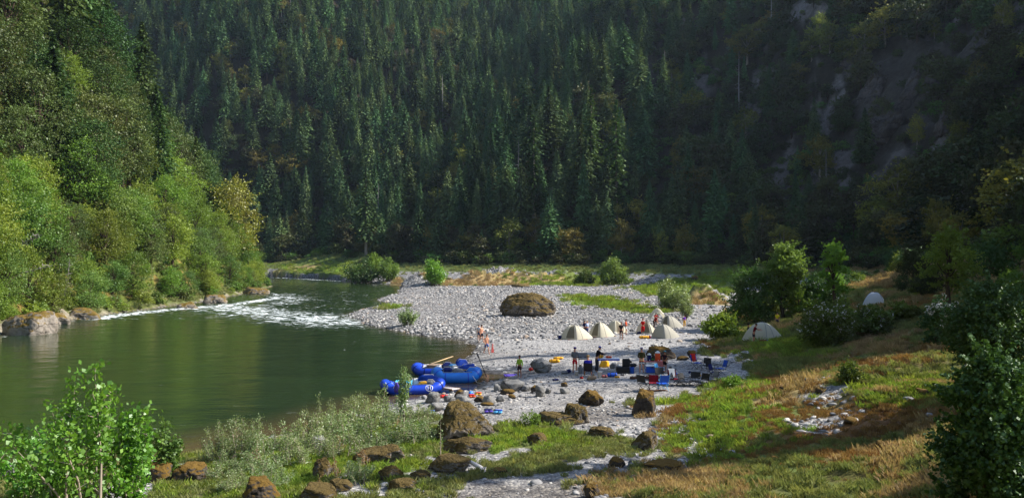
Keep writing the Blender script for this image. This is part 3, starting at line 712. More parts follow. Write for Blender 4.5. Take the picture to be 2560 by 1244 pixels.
def hill_forest():
    r = np.random.default_rng(11)
    x, y = jgrid(-460, 420, 20, 660, 6.9, 12); _r = np.random.default_rng(99); x = x + _r.normal(size=len(x)) * 2.2; y = y + _r.normal(size=len(x)) * 2.2
    k = ground_masks(x, y); z = height(x, y); dh = k['dh']
    px, py = pix(x, np.maximum(y, 1), z)
    ok = (dh > 2) & (~k['left']) & (y > 15)
    # crowns reach the frame; a margin for other viewpoints and for the shade they throw
    ok &= (px > -350) & (px < 3100) & (py > -170)
    rocky = (k['f2'] + k['f1'] * .4 > .12) & (x > 40) & (dh > 22)
    for zx in RZ: rocky |= inside(x, y, zx)
    ok &= ~(rocky & (r.random(len(x)) < .85))
    x, y, z, dh, px, py = [q[ok] for q in (x, y, z, dh, px, py)]
    rt = sstep(30, 90, x) * sstep(420, 250, y)        # right hill: oak and brush rather than firs
    ff = fbm(x * .02, y * .02, 71, 3)
    u = r.random(len(x)); kind = np.where(u < np.clip(.72 - rt * .56 + ff * .35 - .30 * (dh < 14), .05, .95), 0, np.where(u > .90 + .0 * rt, 1, 2))
    kind = np.where((kind == 2) & (r.random(len(x)) < .25), 1, kind)
    kind = np.where(r.random(len(x)) < .013, 3, kind)
    inview = (px > -40) & (px < 2600) & (py > -60) & (py < 700)
    names = {0: ('fir_tree', 'conifer'), 1: ('madrone_tree', 'broadleaf tree'), 2: ('oak_tree', 'broadleaf tree'), 3: ('snag', 'dead tree')}
    lim = {0: 165, 1: 130, 2: 150, 3: 60}
    for kd in range(4):
        s = np.nonzero(kind == kd)[0]
        H = {0: (.42 + .52 * r.random(len(s)) ** .8) * np.where(dh[s] < 15, .75, 1) * (1 - .35 * rt[s]), 1: r.uniform(.6, 1.15, len(s)), 2: r.uniform(.6, 1.3, len(s)), 3: r.uniform(.6, 1.1, len(s))}[kd]
        XY = r.uniform(.72, 1.4, len(s)); rz = r.uniform(0, 2 * PI, len(s)); pk = r.integers(0, {0: 6, 1: 4, 2: 4, 3: 3}[kd], len(s))
        order = np.argsort(np.where(inview[s], y[s] / H, 1e9)); take = set(order[:lim[kd]].tolist()) if True else set()
        rest = []
        src = {0: FIR_ONE, 1: MAD_ONE, 2: OAK_ONE, 3: SNAGS}[kd]
        for i in range(len(s)):
            q = s[i]
            if i in take and inview[q]:
                place = 'right-hand hillside in deep shade' if px[q] > 1750 else ('lower slope of the far hillside' if py[q] > 430 else 'far hillside across the river')
                lab = {0: 'dark green conifer among many on the ' + place, 1: 'rounded olive-yellow broadleaf tree among conifers on the ' + place,
                       2: 'low dull green broadleaf tree on the ' + place, 3: 'grey leafless dead tree standing on the ' + place}[kd]
                grp = {0: 'conifers on the ', 1: 'olive-yellow trees on the ', 2: 'dull green trees on the ', 3: 'dead trees on the '}[kd] + place
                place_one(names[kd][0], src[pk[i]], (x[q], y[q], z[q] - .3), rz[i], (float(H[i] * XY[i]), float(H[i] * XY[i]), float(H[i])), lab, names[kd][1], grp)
            else: rest.append(i)
        if rest:
            rest = np.array(rest); q = s[rest]
            nm = {0: 'distant_conifers', 1: 'distant_madrones', 2: 'distant_oaks', 3: 'distant_snags'}[kd]
            scatter(nm, np.stack([x[q], y[q], z[q] - .3], 1), np.stack([0 * rz[rest], 0 * rz[rest], rz[rest]], 1), H[rest][:, None] * np.stack([XY[rest], XY[rest], np.ones(len(rest))], 1), src, pk[rest],
                    {0: 'mass of far conifers covering the upper hillside', 1: 'far olive-yellow trees between the conifers', 2: 'far dull green broadleaf trees on the hillside', 3: 'far grey dead trees on the hillside'}[kd], {0: 'forest', 1: 'forest', 2: 'forest', 3: 'forest'}[kd])
    # undergrowth on the hill foot and slopes
    x, y = jgrid(-330, 200, 90, 480, 3.6, 14); k = ground_masks(x, y); px, py = pix(x, y, height(x, y))
    ok = (k['dh'] > -3 + 2 * k['f1']) & ~k['left'] & (px > -60) & (px < 2700) & (y > 60) & (y < 420) & (np.random.default_rng(5).random(len(x)) < np.clip(1.2 - k['dh'] / 160, .25, 1))
    x = x[ok]; y = y[ok]; n = len(x); r = np.random.default_rng(15)
    for zx in RZ:
        s = ~inside(x, y, zx) | (r.random(len(x)) < .2); x = x[s]; y = y[s]
    n = len(x)
    scatter('hillside_undergrowth', np.stack([x, y, height(x, y) - .1], 1), np.stack([np.zeros(n), np.zeros(n), r.uniform(0, 6.3, n)], 1), np.repeat(r.uniform(.5, 1.5, (n, 1)), 3, 1) * [1.2, 1.2, 1], BUSH_SRC, r.integers(0, len(BUSH_SRC), n), 'brush and saplings covering the foot of the hillside', 'undergrowth')
S2F = [split('tall_fir%d' % i, FIRS[i], (M['bark_pale'], M['fir'])) for i in (1, 4)]
def bush_src(name, mat, seeds, H=2.6, W=3.6, n=900, leaf=.24):
    return [two('%s_%d' % (name, s), broad_data(H, W, s, n, leaf, 9, .12, .1, .2), (M['bark'], mat)) for s in seeds]
BUSH_SRC = bush_src('brush', M['brush'], (401, 402)) + bush_src('brush_oak', M['oak'], (403, 404, 405))
hill_forest()
LITF = [split('lit_fir%d' % i, conifer_data(30, 150 + i, .17, .28, .45, 40, 8, 8), (M['bark_pale'], M['fir_l'])) for i in range(3)]
for i, (px, Y, H, lab) in enumerate([(1540, 262, 41, 'tall bright yellow-green conifer catching the sun at the foot of the dark hillside'), (1452, 268, 36, 'second bright green conifer, left of the tallest sunlit one'), (1478, 276, 40, 'slimmer green conifer between the two brightest ones'),
        (1335, 272, 38, 'tall open-branched conifer with a bare lower trunk at the foot of the far hillside'), (1266, 280, 30, 'blue-green pointed conifer left of the bare-trunked one'), (915, 290, 33, 'tall dark conifer with a pale bare trunk near the river bend')]):
    X = (px - 1280) / FP * Y; z = h1(X, Y); place_tree('fir_tree', LITF[i % 3] if i in (0, 1, 2, 3) else S2F[i % 2], (X, Y, z - .3), i * 1.7, H / 30, lab, 'conifer')
# dead trees hanging over the water on the left bank
DB = [mesh_np('dead_wood_%d' % i, *snag_data(9, 320 + i)) for i in range(2)]
for q in DB: q.materials.append(M['snag'])
for px, py, ty, tx, s, lab in ((160, 745, .3, .25, .62, 'pale leaning dead sapling on the left bank'), (-10, 640, 1.15, .2, .8, 'grey leafless branches reaching out at the left edge, the upper ones'), (-10, 700, 1.25, -.2, .7, 'grey leafless branches reaching out at the left edge, the lower ones')):
    b = at(max(px, -60), py); o = place_one('dead_tree', DB[px > 0], b, 0, s, lab, 'dead tree', None); o.rotation_euler = (tx, ty, 0)

# --- left bank
LFT_A = [broad_data(14, 10, 500 + i, 9000, .25, 26, .3, .12) for i in range(3)]
LFT_B = [broad_data(8, 7, 510 + i, 7500, .19, 22, .22, .08) for i in range(3)]
LFT_C = [broad_data(20, 13, 520 + i, 11000, .32, 34, .35, .14, .45) for i in range(3)]
LFT_F = [conifer_data(26, 530 + i, .27, .12, .55, 40, 12, 13) for i in range(3)]
def lsplit(nm, D, m, bark='bark'): return [split(nm + str(i), d, (M[bark], m)) for i, d in enumerate(D)]
S_ALD = lsplit('alder', LFT_B, M['alder']); S_ALD2 = lsplit('alder_tall', LFT_A, M['alder']); S_MAP = lsplit('maple', LFT_B, M['maple'])
S_DRB = lsplit('drab', LFT_A, M['drab']); S_DRK = lsplit('drabbig', LFT_C, M['fir_l']); S_DRB2 = lsplit('drabbig2', LFT_C, M['drab']); S_FIR = lsplit('bankfir', LFT_F, M['fir_l'])
S_GLD = lsplit('gold', [broad_data(15, 11, 541, 9000, .28, 24, .35, .12)], foliage('golden_leaves', rgb(116, 124, 36), rgb(156, 158, 54), rgb(124, 122, 46), .35, .1, .3, .05, .01))
def left_forest():
    r = np.random.default_rng(21)
    rows = []
    for step, lo, hi, sd in ((4.4, .9, 14, 31), (5.8, 14, 30, 32), (7.4, 30, 130, 33)):
        x, y = jgrid(-190, -45, 52, 330, step, sd); k = ground_masks(x, y); z = height(x, y)
        px, py = pix(x, y, z)
        ok = k['left'] & (k['dr'] > lo) & (k['dr'] <= hi) & (px > -420) & (y > 55) & (y < 300)
        ok &= ~((y > 245) & (px > 700))
        clear = np.zeros(len(x), bool)
        for cx, cy, cr in LCLEAR: clear |= (x - cx) ** 2 + (y - cy) ** 2 < cr * cr
        ok &= ~(clear & (k['dr'] < 12))
        rows += [(a, b, c, d, e, f) for a, b, c, d, e, f in zip(x[ok], y[ok], z[ok], k['dr'][ok], px[ok], py[ok])]
    cnt = 0
    for x, y, z, d, px, py in rows:
        u = r.random(); s = r.uniform(.75, 1.2); rz = r.uniform(0, 6.28)
        f = float(fbm(np.array([x * .045]), np.array([y * .045]), 81, 2)[0])
        if d < 14:
            if u < .5: a = ('alder_tree', S_ALD, 'light yellow-green leafy tree')
            elif u < .7: a = ('maple_tree', S_MAP, 'fresh green leafy tree'); 
            elif u < .82: a = ('oak_tree', S_DRB, 'dull olive spreading tree'); s *= .6
            else: a = ('alder_tree', S_ALD2, 'light yellow-green leafy tree'); s *= .72
            s *= .55 + .5 * min(1, d / 8)
            where = 'at the water edge of the left bank' if d < 6 else 'on the lower left bank'
        elif d < 30:
            if u < (.26 + f * .5 if (y > 150 or d < 17) else .06): a = ('alder_tree', S_ALD2, 'light yellow-green leafy tree')
            elif u < .50: a = ('oak_tree', S_DRB, 'dull olive spreading tree')
            elif u < .60: a = ('oak_tree', S_DRB2, 'dull olive spreading tree'); s *= .75
            elif u < .80: a = ('oak_tree', S_DRK, 'dark olive-green broad-crowned tree'); s *= .8
            else: a = ('fir_tree', S_FIR, 'dark green conifer'); s *= .8
            where = 'halfway up the left bank'
        else:
            if u < .26: a = ('oak_tree', S_DRK, 'dark olive-green broad-crowned tree')
            elif u < .36: a = ('oak_tree', S_DRB2, 'dull olive spreading tree')
            elif u < .37: a = ('alder_tree', S_ALD2, 'light yellow-green leafy tree'); s *= 1.1
            else: a = ('fir_tree', S_FIR, 'dark green conifer'); s *= 1.12
            where = 'high on the left bank'
        cat = 'conifer' if a[0] == 'fir_tree' else 'bank tree'
        v = a[1][r.integers(0, len(a[1]))]
        lab = '%s among its like %s' % (a[2], where)
        inv = px > -140
        if not inv and r.random() < .4: continue
        place_tree(a[0], v, (x, y, z - .2), rz, (s, s, s * r.uniform(.85, 1.15)), lab, cat, '%s trees %s' % (a[2].split(' tree')[0], where))
        cnt += 1
    print('left trees', cnt)
    # bank undergrowth
    x, y = jgrid(-150, -45, 55, 260, 2.3, 36); k = ground_masks(x, y); px, py = pix(x, y, height(x, y))
    ok = k['left'] & (k['dr'] > np.where(y > 108, .35, 1.1) + k['f1'] * .9) & (k['dr'] < 60) & (px > -100) & (np.random.default_rng(6).random(len(x)) < np.where(k['dr'] < 14, .8, .35))
    for cx, cy, cr in LCLEAR: ok &= ~((x - cx) ** 2 + (y - cy) ** 2 < (cr * .8) ** 2)
    x = x[ok]; y = y[ok]; n = len(x); r = np.random.default_rng(37)
    src = bush_src('bank_brush', M['alder'], (411, 412), 1.6, 2.2, 900, .17) + bush_src('bank_brush_b', M['maple'], (413,), 1.4, 2.2, 700, .22) + bush_src('bank_brush_c', M['drab'], (414,), 1.8, 2.2, 900, .17)
    scatter('bank_undergrowth', np.stack([x, y, height(x, y) - .15], 1), np.stack([np.zeros(n), np.zeros(n), r.uniform(0, 6.3, n)], 1), np.repeat(r.uniform(.5, 1.35, (n, 1)), 3, 1), src, r.integers(0, 4, n), 'leafy brush covering the left river bank', 'undergrowth')
LCLEAR = [tuple(at(375, 735))[:2] + (3.6,), tuple(at(640, 700))[:2] + (3.0,), tuple(at(140, 760))[:2] + (3.0,)]
left_forest()
g = at(598, 640)
place_tree('madrone_tree', S_GLD[0], (-69.5, 200, h1(-69.5, 200) - .3), .4, 1.35, 'tall golden-yellow leafy tree at the tip of the left bank headland', 'bank tree')
# ------------------------------------------------------------------ rocks
def rock_mesh(name, seed, sub=4, planes=13, rough=.10, sharp=.9, aspect=(1, 1, 1), dome=.08):
    r = np.random.default_rng(seed)
    bm = bmesh.new(); bmesh.ops.create_icosphere(bm, subdivisions=sub, radius=1)
    V = np.array([v.co[:] for v in bm.verts]); F = np.array([[v.index for v in f.verts] for f in bm.faces]); bm.free()
    n = r.normal(size=(planes, 3)); n /= np.linalg.norm(n, axis=1)[:, None]; d = r.uniform(.7, 1.0, planes)
    ax = r.uniform(0, 6.28); hz = [[math.cos(ax + q), math.sin(ax + q), r.uniform(.05, .5)] for q in (0, 1.4, 2.9, 4.3)]
    n = np.concatenate([n, hz, [[r.normal() * .12, -.15 + r.normal() * .12, 1], [0, 0, -1]]]); n /= np.linalg.norm(n, axis=1)[:, None]; d = np.concatenate([d, r.uniform(.8, .95, 4), [.66, .8]])
    c = V @ n.T
    t = np.where(c > .03, d[None] / np.maximum(c, .03), 9)
    k = 14 * sharp
    R = -np.log(np.exp(-k * np.minimum(t, 4)).sum(1)) / k
    f2 = np.abs(fbm(V[:, 0] * 9 + seed, V[:, 1] * 9 + V[:, 2] * 8, seed + 20, 4))
    f = fbm(V[:, 0] * 2.2 + 5 + seed, V[:, 1] * 2.2 + V[:, 2] * 1.7, seed, 5) + .5 * fbm(V[:, 2] * 5 + seed, V[:, 0] * 5 - V[:, 1] * 4, seed + 3, 4)
    st = np.abs(fbm(V[:, 0] * 1.3 + V[:, 2] * 6, V[:, 1] * 1.3 + seed, seed + 9, 3))
    R = R * (1 + rough * f * 1.3 - rough * .3 * st - rough * .7 * f2)
    P = V * R[:, None]; P[:, :2] *= (1 - dome * np.clip(P[:, 2:3] + .1, -.3, 1))
    P = (P - P.min(0)) / (P.max(0) - P.min(0)) - .5
    return mesh_np(name, P * np.array(aspect), F, False)
def rock_box(name, x0, y0, x1, y1, mat, label, seed, depth=.85, group=None, tilt=0, sub=5, rough=.13, cat='boulder', planes=13, sink=.12, hk=.88, sharp=.9, nm='boulder', dome=.08):
    """x0..y1: the box it fills in the photograph; its base stands on the ground there"""
    b = at((x0 + x1) / 2, y1)
    mpp = b.y / FP; W = (x1 - x0) * mpp; D = W * depth
    ang = (HC - b.z) / b.y
    Hh = max((y1 - y0) * mpp - D * ang * .55, (y1 - y0) * mpp * .45) * (1 + sink)
    me = rock_mesh(name, seed, sub, planes, rough, sharp, (1, 1, 1), dome); me.transform(Matrix.Diagonal((W, D, Hh, 1)))
    me.transform(Matrix.Translation((0, 0, Hh * (.5 - sink))))
    if tilt: me.transform(Matrix.Rotation(tilt, 4, 'Y'))
    o = obj(nm, me, M[mat], None, (b.x + D * .3 * b.x / b.y, b.y + D * .42, h1(b.x, b.y + D * .4) * .3 + b.z * .7))
    me.polygons.foreach_set('use_smooth', [True] * len(me.polygons)); me.update()
    return tag(o, label, cat, group)
def rk(*a, **k): return rock_box('rock_mesh', *a, **k)
rk(1247, 727, 1393, 793, 'rock_moss', 'huge rounded moss-brown boulder alone in the middle of the cobble bar', 3, depth=.7, sub=6, rough=.14, planes=16, hk=1, dome=.34)
rk(1086, 1000, 1236, 1102, 'rock_moss', 'large slanting moss-covered boulder beside the willows in the foreground', 14, depth=.75, sub=6, rough=.12, planes=10, tilt=.12, hk=1, dome=.12)
rk(1105, 1088, 1232, 1133, 'rock_moss', 'low mossy slab at the foot of the large slanting boulder', 15, depth=.5)
rk(1337, 1025, 1470, 1066, 'rock_moss', 'wide low mossy rock with moss-brown crust on the shingle', 6, depth=.6, rough=.12)
rk(1410, 1004, 1474, 1060, 'rock_moss', 'steeper mossy hump rising behind the wide low mossy rock', 7, depth=.8)
rk(1447, 972, 1510, 1015, 'rock_dark', 'blocky brown boulder with a yellow moss patch, left of the tall dark one', 8)
rk(1579, 969, 1643, 1041, 'rock_dark', 'tall dark pointed boulder in front of the folding chairs', 9, depth=.8, planes=8)
rk(1617, 861, 1692, 899, 'rock_dark', 'large dark wedge-shaped boulder behind the drink coolers', 10, depth=.45, tilt=-.12, planes=8)
rk(1325, 892, 1381, 932, 'rock_grey', 'rounded charcoal-grey boulder beside the yellow dry bags', 11, planes=10)
rk(1471, 1062, 1543, 1096, 'rock_moss', 'small mossy outcrop in the turf right of the wide mossy rock', 12)
rk(1578, 1074, 1647, 1128, 'rock_moss', 'pale lichen-spotted boulder at the edge of the turf', 13)
rk(1520, 1138, 1565, 1171, 'rock_dark', 'small black rock on the grey shingle in the foreground', 4)
rk(1316, 1078, 1372, 1114, 'rock_moss', 'small moss-ringed rock in the bright turf', 16)
rk(1218, 1166, 1268, 1187, 'rock_dark', 'flat dark stone on the turf right of the driftwood', 17)
rk(1458, 1203, 1500, 1244, 'rock_dark', 'rust-brown rock at the edge of the golden grass', 18)
rk(1608, 1146, 1712, 1180, 'rock_dark', 'half-buried rock under the mound of golden grass', 19, hk=.7)
rk(876, 1106, 1013, 1163, 'rock_moss', 'broad mossy boulder among the willows', 20, depth=.6)
rk(1063, 1132, 1178, 1184, 'rock_moss', 'rounded moss-brown hump left of the driftwood', 21, depth=.6, planes=9, rough=.06)
rk(938, 1160, 1014, 1200, 'rock_moss', 'long narrow mossy rock sloping to the left', 22, depth=.5, tilt=-.2)
rk(1022, 1172, 1078, 1200, 'rock_moss', 'orange-mossed stone left of the rounded hump', 23)
rk(778, 1140, 830, 1202, 'rock_moss', 'upright mossy rock with a crumbling grey top', 24)
rk(735, 1200, 842, 1262, 'rock_moss', 'round moss-brown boulder at the bottom edge', 25, planes=10, rough=.07)
rk(820, 1194, 884, 1228, 'rock_moss', 'small orange-brown mossy rock right of the round one', 26)
rk(608, 1186, 702, 1262, 'rock_dark', 'dark boulder at the bottom edge with a shaded left face', 27)
rk(968, 1190, 1042, 1228, 'rock_moss', 'brown mossy rock with a purple-grey cap', 28)
rk(768, 1085, 824, 1130, 'rock_grey', 'grey layered rock buried in the willows', 29, tilt=.3)
rk(880, 1032, 922, 1056, 'rock_grey', 'pale grey rock showing between the willow stems', 30)
rk(336, 1130, 392, 1172, 'rock_grey', 'pale grey rock behind the leafy bush', 31)
rk(345, 1146, 430, 1205, 'rock_dark', 'dark mossy rock below the pale one by the leafy bush', 32)
rk(430, 1150, 514, 1210, 'rock_dark', 'brown rock with a grey top at the water edge', 33)
rk(0, 1150, 42, 1200, 'rock_grey', 'grey rock at the left edge of the near bank', 34)
rk(1700, 958, 1716, 966, 'rock_grey', 'small flat grey stone behind the tall dark boulder', 35, sub=3)
rk(1719, 874, 1742, 894, 'rock_dark', 'small triangular brown rock right of the wedge boulder', 36, sub=3)
rk(1690, 888, 1722, 900, 'rock_dark', 'low dark rock beside the wedge boulder', 136, sub=3)
# shore rocks beside the rafts
for i, (a, lab) in enumerate([((1062, 977, 1100, 1007), 'pale humped rock touching the front raft'), ((1135, 972, 1160, 992), 'tan knobbly stone on top of the shore rocks'),
    ((1138, 983, 1178, 1008), 'grey angular rock in front of the tan stone'), ((1108, 986, 1140, 1004), 'small dark grey rock beside the red bag'), ((1184, 988, 1210, 1005), 'brown stone in front of the orange life vest'),
    ((1206, 984, 1242, 1010), 'grey flat-topped rock right of the life vests'), ((1238, 986, 1262, 1004), 'pale split stone right of the flat-topped rock'), ((1200, 1004, 1236, 1014), 'dark wedge stone in front of the shore rocks'),
    ((1250, 945, 1312, 978), 'largest smooth grey boulder of the shore rocks'), ((1248, 970, 1288, 986), 'dark angular rock in front of the largest smooth boulder'), ((1300, 962, 1328, 978), 'mid-grey rock right of the largest smooth boulder'),
    ((1326, 960, 1348, 982), 'dark slab leaning on a pale slab'), ((1338, 960, 1366, 992), 'pale triangular slab standing on edge'), ((1362, 968, 1378, 984), 'small dark stone right of the pale triangular slab'),
    ((1270, 984, 1290, 996), 'brown stone on the shingle below the shore rocks'), ((1400, 968, 1426, 984), 'low grey stone near the white shingle'), ((1068, 1004, 1110, 1030), 'pale grey boulder below the front raft'),
    ((1120, 1006, 1150, 1024), 'whitish stone below the red bag'), ((1234, 958, 1252, 978), 'blue-grey rock at the inlet edge'), ((1152, 1000, 1186, 1016), 'light stone behind the large slanting boulder')]):
    rk(*a, 'rock_grey' if i not in (1, 4, 14, 9, 7, 11) else 'rock_dark', lab, 50 + i, sub=3, group='rocks along the raft landing', cat='rock', nm='rock')
rk(1402, 954, 1420, 966, 'rock_dark', 'small round black stone alone on the shaded gravel', 71, sub=3, cat='rock', nm='rock')
# left bank rock outcrops and far bank mounds
for i, (a, lab) in enumerate([((0, 758, 128, 838), 'large sloping grey bedrock slab at the left edge of the river'), ((165, 760, 268, 798), 'tilted grey rock ledge at the waterline of the left bank'),
    ((440, 742, 506, 770), 'low ledge of grey bedrock on the left bank'), ((498, 726, 566, 758), 'tan rock ledge near the headland'), ((596, 712, 672, 734), 'thin grey ledge at the tip of the headland'), ((95, 772, 170, 812), 'smaller rock shelf right of the large sloping slab')]):
    rk(*a, 'rock_bank', lab, 80 + i, depth=.8, cat='rock ledge', rough=.14, nm='rock_ledge', sink=.35)
rk(1278, 708, 1326, 718, 'rock_moss', 'low brown mossy rock at the back edge of the cobble bar', 91, sub=3)
rk(1728, 688, 1746, 702, 'rock_dark', 'small round brown rock on the meadow behind the bar', 92, sub=3)
rk(1520, 856, 1528, 860, 'rock_dark', 'tiny dark stone near the tents', 93, sub=2, cat='rock', nm='rock')
for i, (a, lab) in enumerate([((2040, 966, 2068, 984), 'dark rock on the grassy slope above the scree patch'), ((2012, 946, 2036, 958), 'dark stone half hidden in the golden ridge'), ((2290, 968, 2322, 988), 'dark stone on the slope left of the front bush'),
    ((2088, 896, 2116, 908), 'pale stone lying in the grass below the blossom bush'), ((2110, 1040, 2144, 1062), 'grey-green rock beside the bare rusty patch'), ((2190, 1098, 2214, 1120), 'dark round stump-like rock on the slope'),
    ((1925, 1136, 1948, 1150), 'brown stone at the lower edge of the rusty slope'), ((1950, 962, 1974, 974), 'small stone on the golden ridge')]):
    rk(*a, 'rock_dark', lab, 95 + i, sub=3, group='stones on the right slope', cat='rock', nm='rock')
for i, (a, lab) in enumerate([((2145, 165, 2210, 260), 'grey cliff face on the dark right hill, the leftmost of the upper crags'), ((2215, 150, 2300, 300), 'tall pale cliff face in the middle of the dark right hill'), ((2300, 130, 2380, 240), 'ragged grey crag right of the tall pale cliff'),
    ((2170, 270, 2290, 350), 'broad dark crag below the tall pale cliff'), ((2200, 380, 2290, 480), 'steep grey rock chute low on the dark right hill'), ((2130, 470, 2210, 540), 'grey scree-covered crag at the foot of the rock chute'), ((2430, 40, 2500, 150), 'narrow pale cliff near the upper right corner'),
    ((2100, 110, 2150, 170), 'small grey outcrop above the leftmost crag'), ((1700, 585, 1780, 650), 'pale rocky outcrop at the foot of the shaded hill'), ((2340, 250, 2400, 340), 'dark outcrop right of the broad crag'), ((2480, 0, 2540, 70), 'pale cliff at the top right corner')]):
    rk(*a, 'crag', lab, 150 + i, depth=.9, cat='crag', rough=.3, nm='crag', sink=.3, tilt=.35, planes=20)
# cobbles
STN = []
for i in range(6):
    q = rock_mesh('stone_%d' % i, 600 + i, 2, 7, .04, .6, (1, .75, .45)); q.polygons.foreach_set('use_smooth', [True] * len(q.polygons))
    STN.append(q)
def stonemat(nm, a, b):
    m, nt, n, l = newmat(nm); oi = N(n, 'ShaderNodeObjectInfo')
    r = ramp(n, [(0, a), (.75, b), (.9, rgb(188, 184, 176)), (1, rgb(150, 128, 108))]); l.new(oi.outputs['Random'], r.inputs[0])
    ge = N(n, 'ShaderNodeNewGeometry'); no = N(n, 'ShaderNodeTexNoise', Scale=14, Detail=4); l.new(ge.outputs['Position'], no.inputs['Vector'])
    rr = ramp(n, [(.3, (.75, .75, .75, 1)), (.7, (1.15, 1.15, 1.15, 1))]); l.new(no.outputs['Fac'], rr.inputs[0])
    b_ = N(n, 'ShaderNodeBsdfPrincipled', Roughness=.85); b_.inputs['Specular IOR Level'].default_value = .25
    l.new(mixc(n, l, 1.0, r.outputs[0], rr.outputs[0], 'MULTIPLY'), b_.inputs['Base Color']); o = N(n, 'ShaderNodeOutputMaterial'); l.new(b_.outputs[0], o.inputs[0]); return m
mst = stonemat('river_stone', rgb(88, 88, 90), rgb(160, 157, 154))
for q in STN: q.materials.append(mst)
def stones():
    r = np.random.default_rng(55)
    P = []; S = []
    def lay(x0, x1, y0, y1, step, smin, smax, f, seed):
        x, y = jgrid(x0, x1, y0, y1, step, seed); k = ground_masks(x, y); px, py = pix(x, y, 0 * x)
        ok = (px > -80) & (px < 2650) & f(x, y, k, r.random(len(x))) & ~k['left']
        x = x[ok]; y = y[ok]; n = len(x)
        s = smin + (smax - smin) * r.random(n) ** 2.5
        s = s * (.62 + .75 * sstep(-.4, .4, fbm(x * .10, y * .28, 45, 3)))
        P.append(np.stack([x, y, height(x, y) + s * .05], 1)); S.append(s)
    cobz = lambda x, y, k: sstep(66, 82, y - x * .25 + k['f1'] * 6) * (1 - sstep(14, 28, x + k['f1'] * 5 - (y - 90) * .15))
    lay(-40, 60, 60, 150, .36, .10, .48, lambda x, y, k, u: (k['grav'] > .5) & (k['dr'] > -.6) & (u < cobz(x, y, k) * .9 + .10), 1)
    lay(-45, 60, 150, 225, .55, .16, .6, lambda x, y, k, u: (k['grav'] > .4) & (k['dr'] > -.6) & (u < cobz(x, y, k) * .85 + .1), 2)
    lay(-30, 25, 22, 66, .30, .05, .22, lambda x, y, k, u: (k['grav'] > .4) & (k['dr'] > -.5) & (u < .28 + .5 * (k['f1'] > .1)), 3)
    lay(-30, 25, 20, 70, .8, .16, .5, lambda x, y, k, u: (k['grav'] > .3) & (k['dr'] > -.8) & (u < .06 + .5 * sstep(3, .5, k['dr'])), 4)
    lay(2, 30, 14, 60, .35, .08, .35, lambda x, y, k, u: (k['st'] > .3) & (u < .7), 5)
    lay(-4, 30, 14, 60, 1.2, .08, .45, lambda x, y, k, u: (k['sl'] > 0) & (u < .12), 6)
    P = np.concatenate(P); S = np.concatenate(S); n = len(S)
    print('stones', n)
    scatter('river_cobbles', P, np.stack([r.normal(size=n) * .25, r.normal(size=n) * .25, r.uniform(0, 6.3, n)], 1), S[:, None] * r.uniform(.8, 1.2, (n, 3)), STN, r.integers(0, 6, n), 'grey river cobbles and shingle covering the bar', 'cobbles')
stones()
ADDED_TREES = [(72, 84, 34, 14), (80, 96, 32, 14), (62, 72, 30, 13), (48, 57, 40, 16), (47, 50, 20, 15), (47.5, 55, 24, 15), (66, 90, 28, 10), (68, 84, 24, 15), (78, 104, 30, 10), (74, 97, 24, 14), (86, 118, 30, 10), (62, 76, 22, 14), (44, 57, 36, 10), (48, 58, 16, 9), (51, 66, 38, 9), (52, 48, 18, 12), (27, 30, 24, 9), (62, 66, 36, 12), (40, 22, 34, 9), (74, 84, 20, 12), (56, 54, 36, 9)]  # unseen trees, added out of frame to throw shade into view
# ------------------------------------------------------------------ near plants
def shrub_data(H, W, seed, stems=14, nleaf=5000, leaf=.07, asp=1.3, base=.15, spread=1.0, tuft=0.0, lobes=0, low=.1):
    """several stems fanning out from the ground, leaves along twigs"""
    r = np.random.default_rng(seed); paths = []; rad = []; pts = []; ax = []
    for i in range(stems):
        a = r.uniform(0, 2 * PI); d = W * .5 * spread * r.uniform(.05, 1.0) ** .7; h = H * r.uniform(.5, 1.0) * (1 - .35 * (d / (W * .5)) ** 2)
        if i == 0: d *= .2; h = H
        b = np.array([math.cos(a) * base * W * r.random(), math.sin(a) * base * W * r.random(), -.25])
        t = np.array([math.cos(a) * d, math.sin(a) * d, h]); m = (b * .55 + t * .45) + np.array([-math.cos(a), -math.sin(a), .6]) * .1 * d + r.normal(size=3) * .04 * H
        paths.append([tuple(b), tuple(m), tuple(t)]); rad.append([.012 * H + .006, .007 * H + .004, .003])
        for q in range(int(7 + 5 * r.random())):
            f = r.uniform(low + .12, 1.0); p = (1 - f) ** 2 * b + 2 * f * (1 - f) * m + f * f * t
            L = W * r.uniform(.08, .22) * (1.15 - .5 * f); u = r.normal(size=3); u[2] = abs(u[2]) * .6 + .35; u /= np.linalg.norm(u)
            e = p + u * L; paths.append([tuple(p), tuple(e)]); rad.append([.004 * H + .002, .002])
            pts.append((p, e, 1.0)); 
        pts.append((m, t, 1.6))
    tv, tf = tubes(paths, rad, 4)
    w = np.array([np.linalg.norm(e - p) * k for p, e, k in pts]); w /= w.sum()
    idx = r.choice(len(pts), nleaf, p=w)
    A = np.array([pts[i][0] for i in idx]); B = np.array([pts[i][1] for i in idx]); f = r.random((nleaf, 1)) ** .8 * 1.05
    D = (B - A); D /= np.linalg.norm(D, axis=1)[:, None]
    P = A + (B - A) * f + r.normal(size=(nleaf, 3)) * (leaf * .9 + .012 * W)
    P[:, 2] = np.maximum(P[:, 2], .03)
    val = np.clip(.5 + r.normal(size=nleaf) * .24, 0, 1)
    ax_ = D * .8 + r.normal(size=(nleaf, 3)) * .5 + [0, 0, .25]
    V, F = quads(P, leaf * r.uniform(.7, 1.35, nleaf), None, asp, 0, ax_, seed)
    return tv, tf, V, F, val
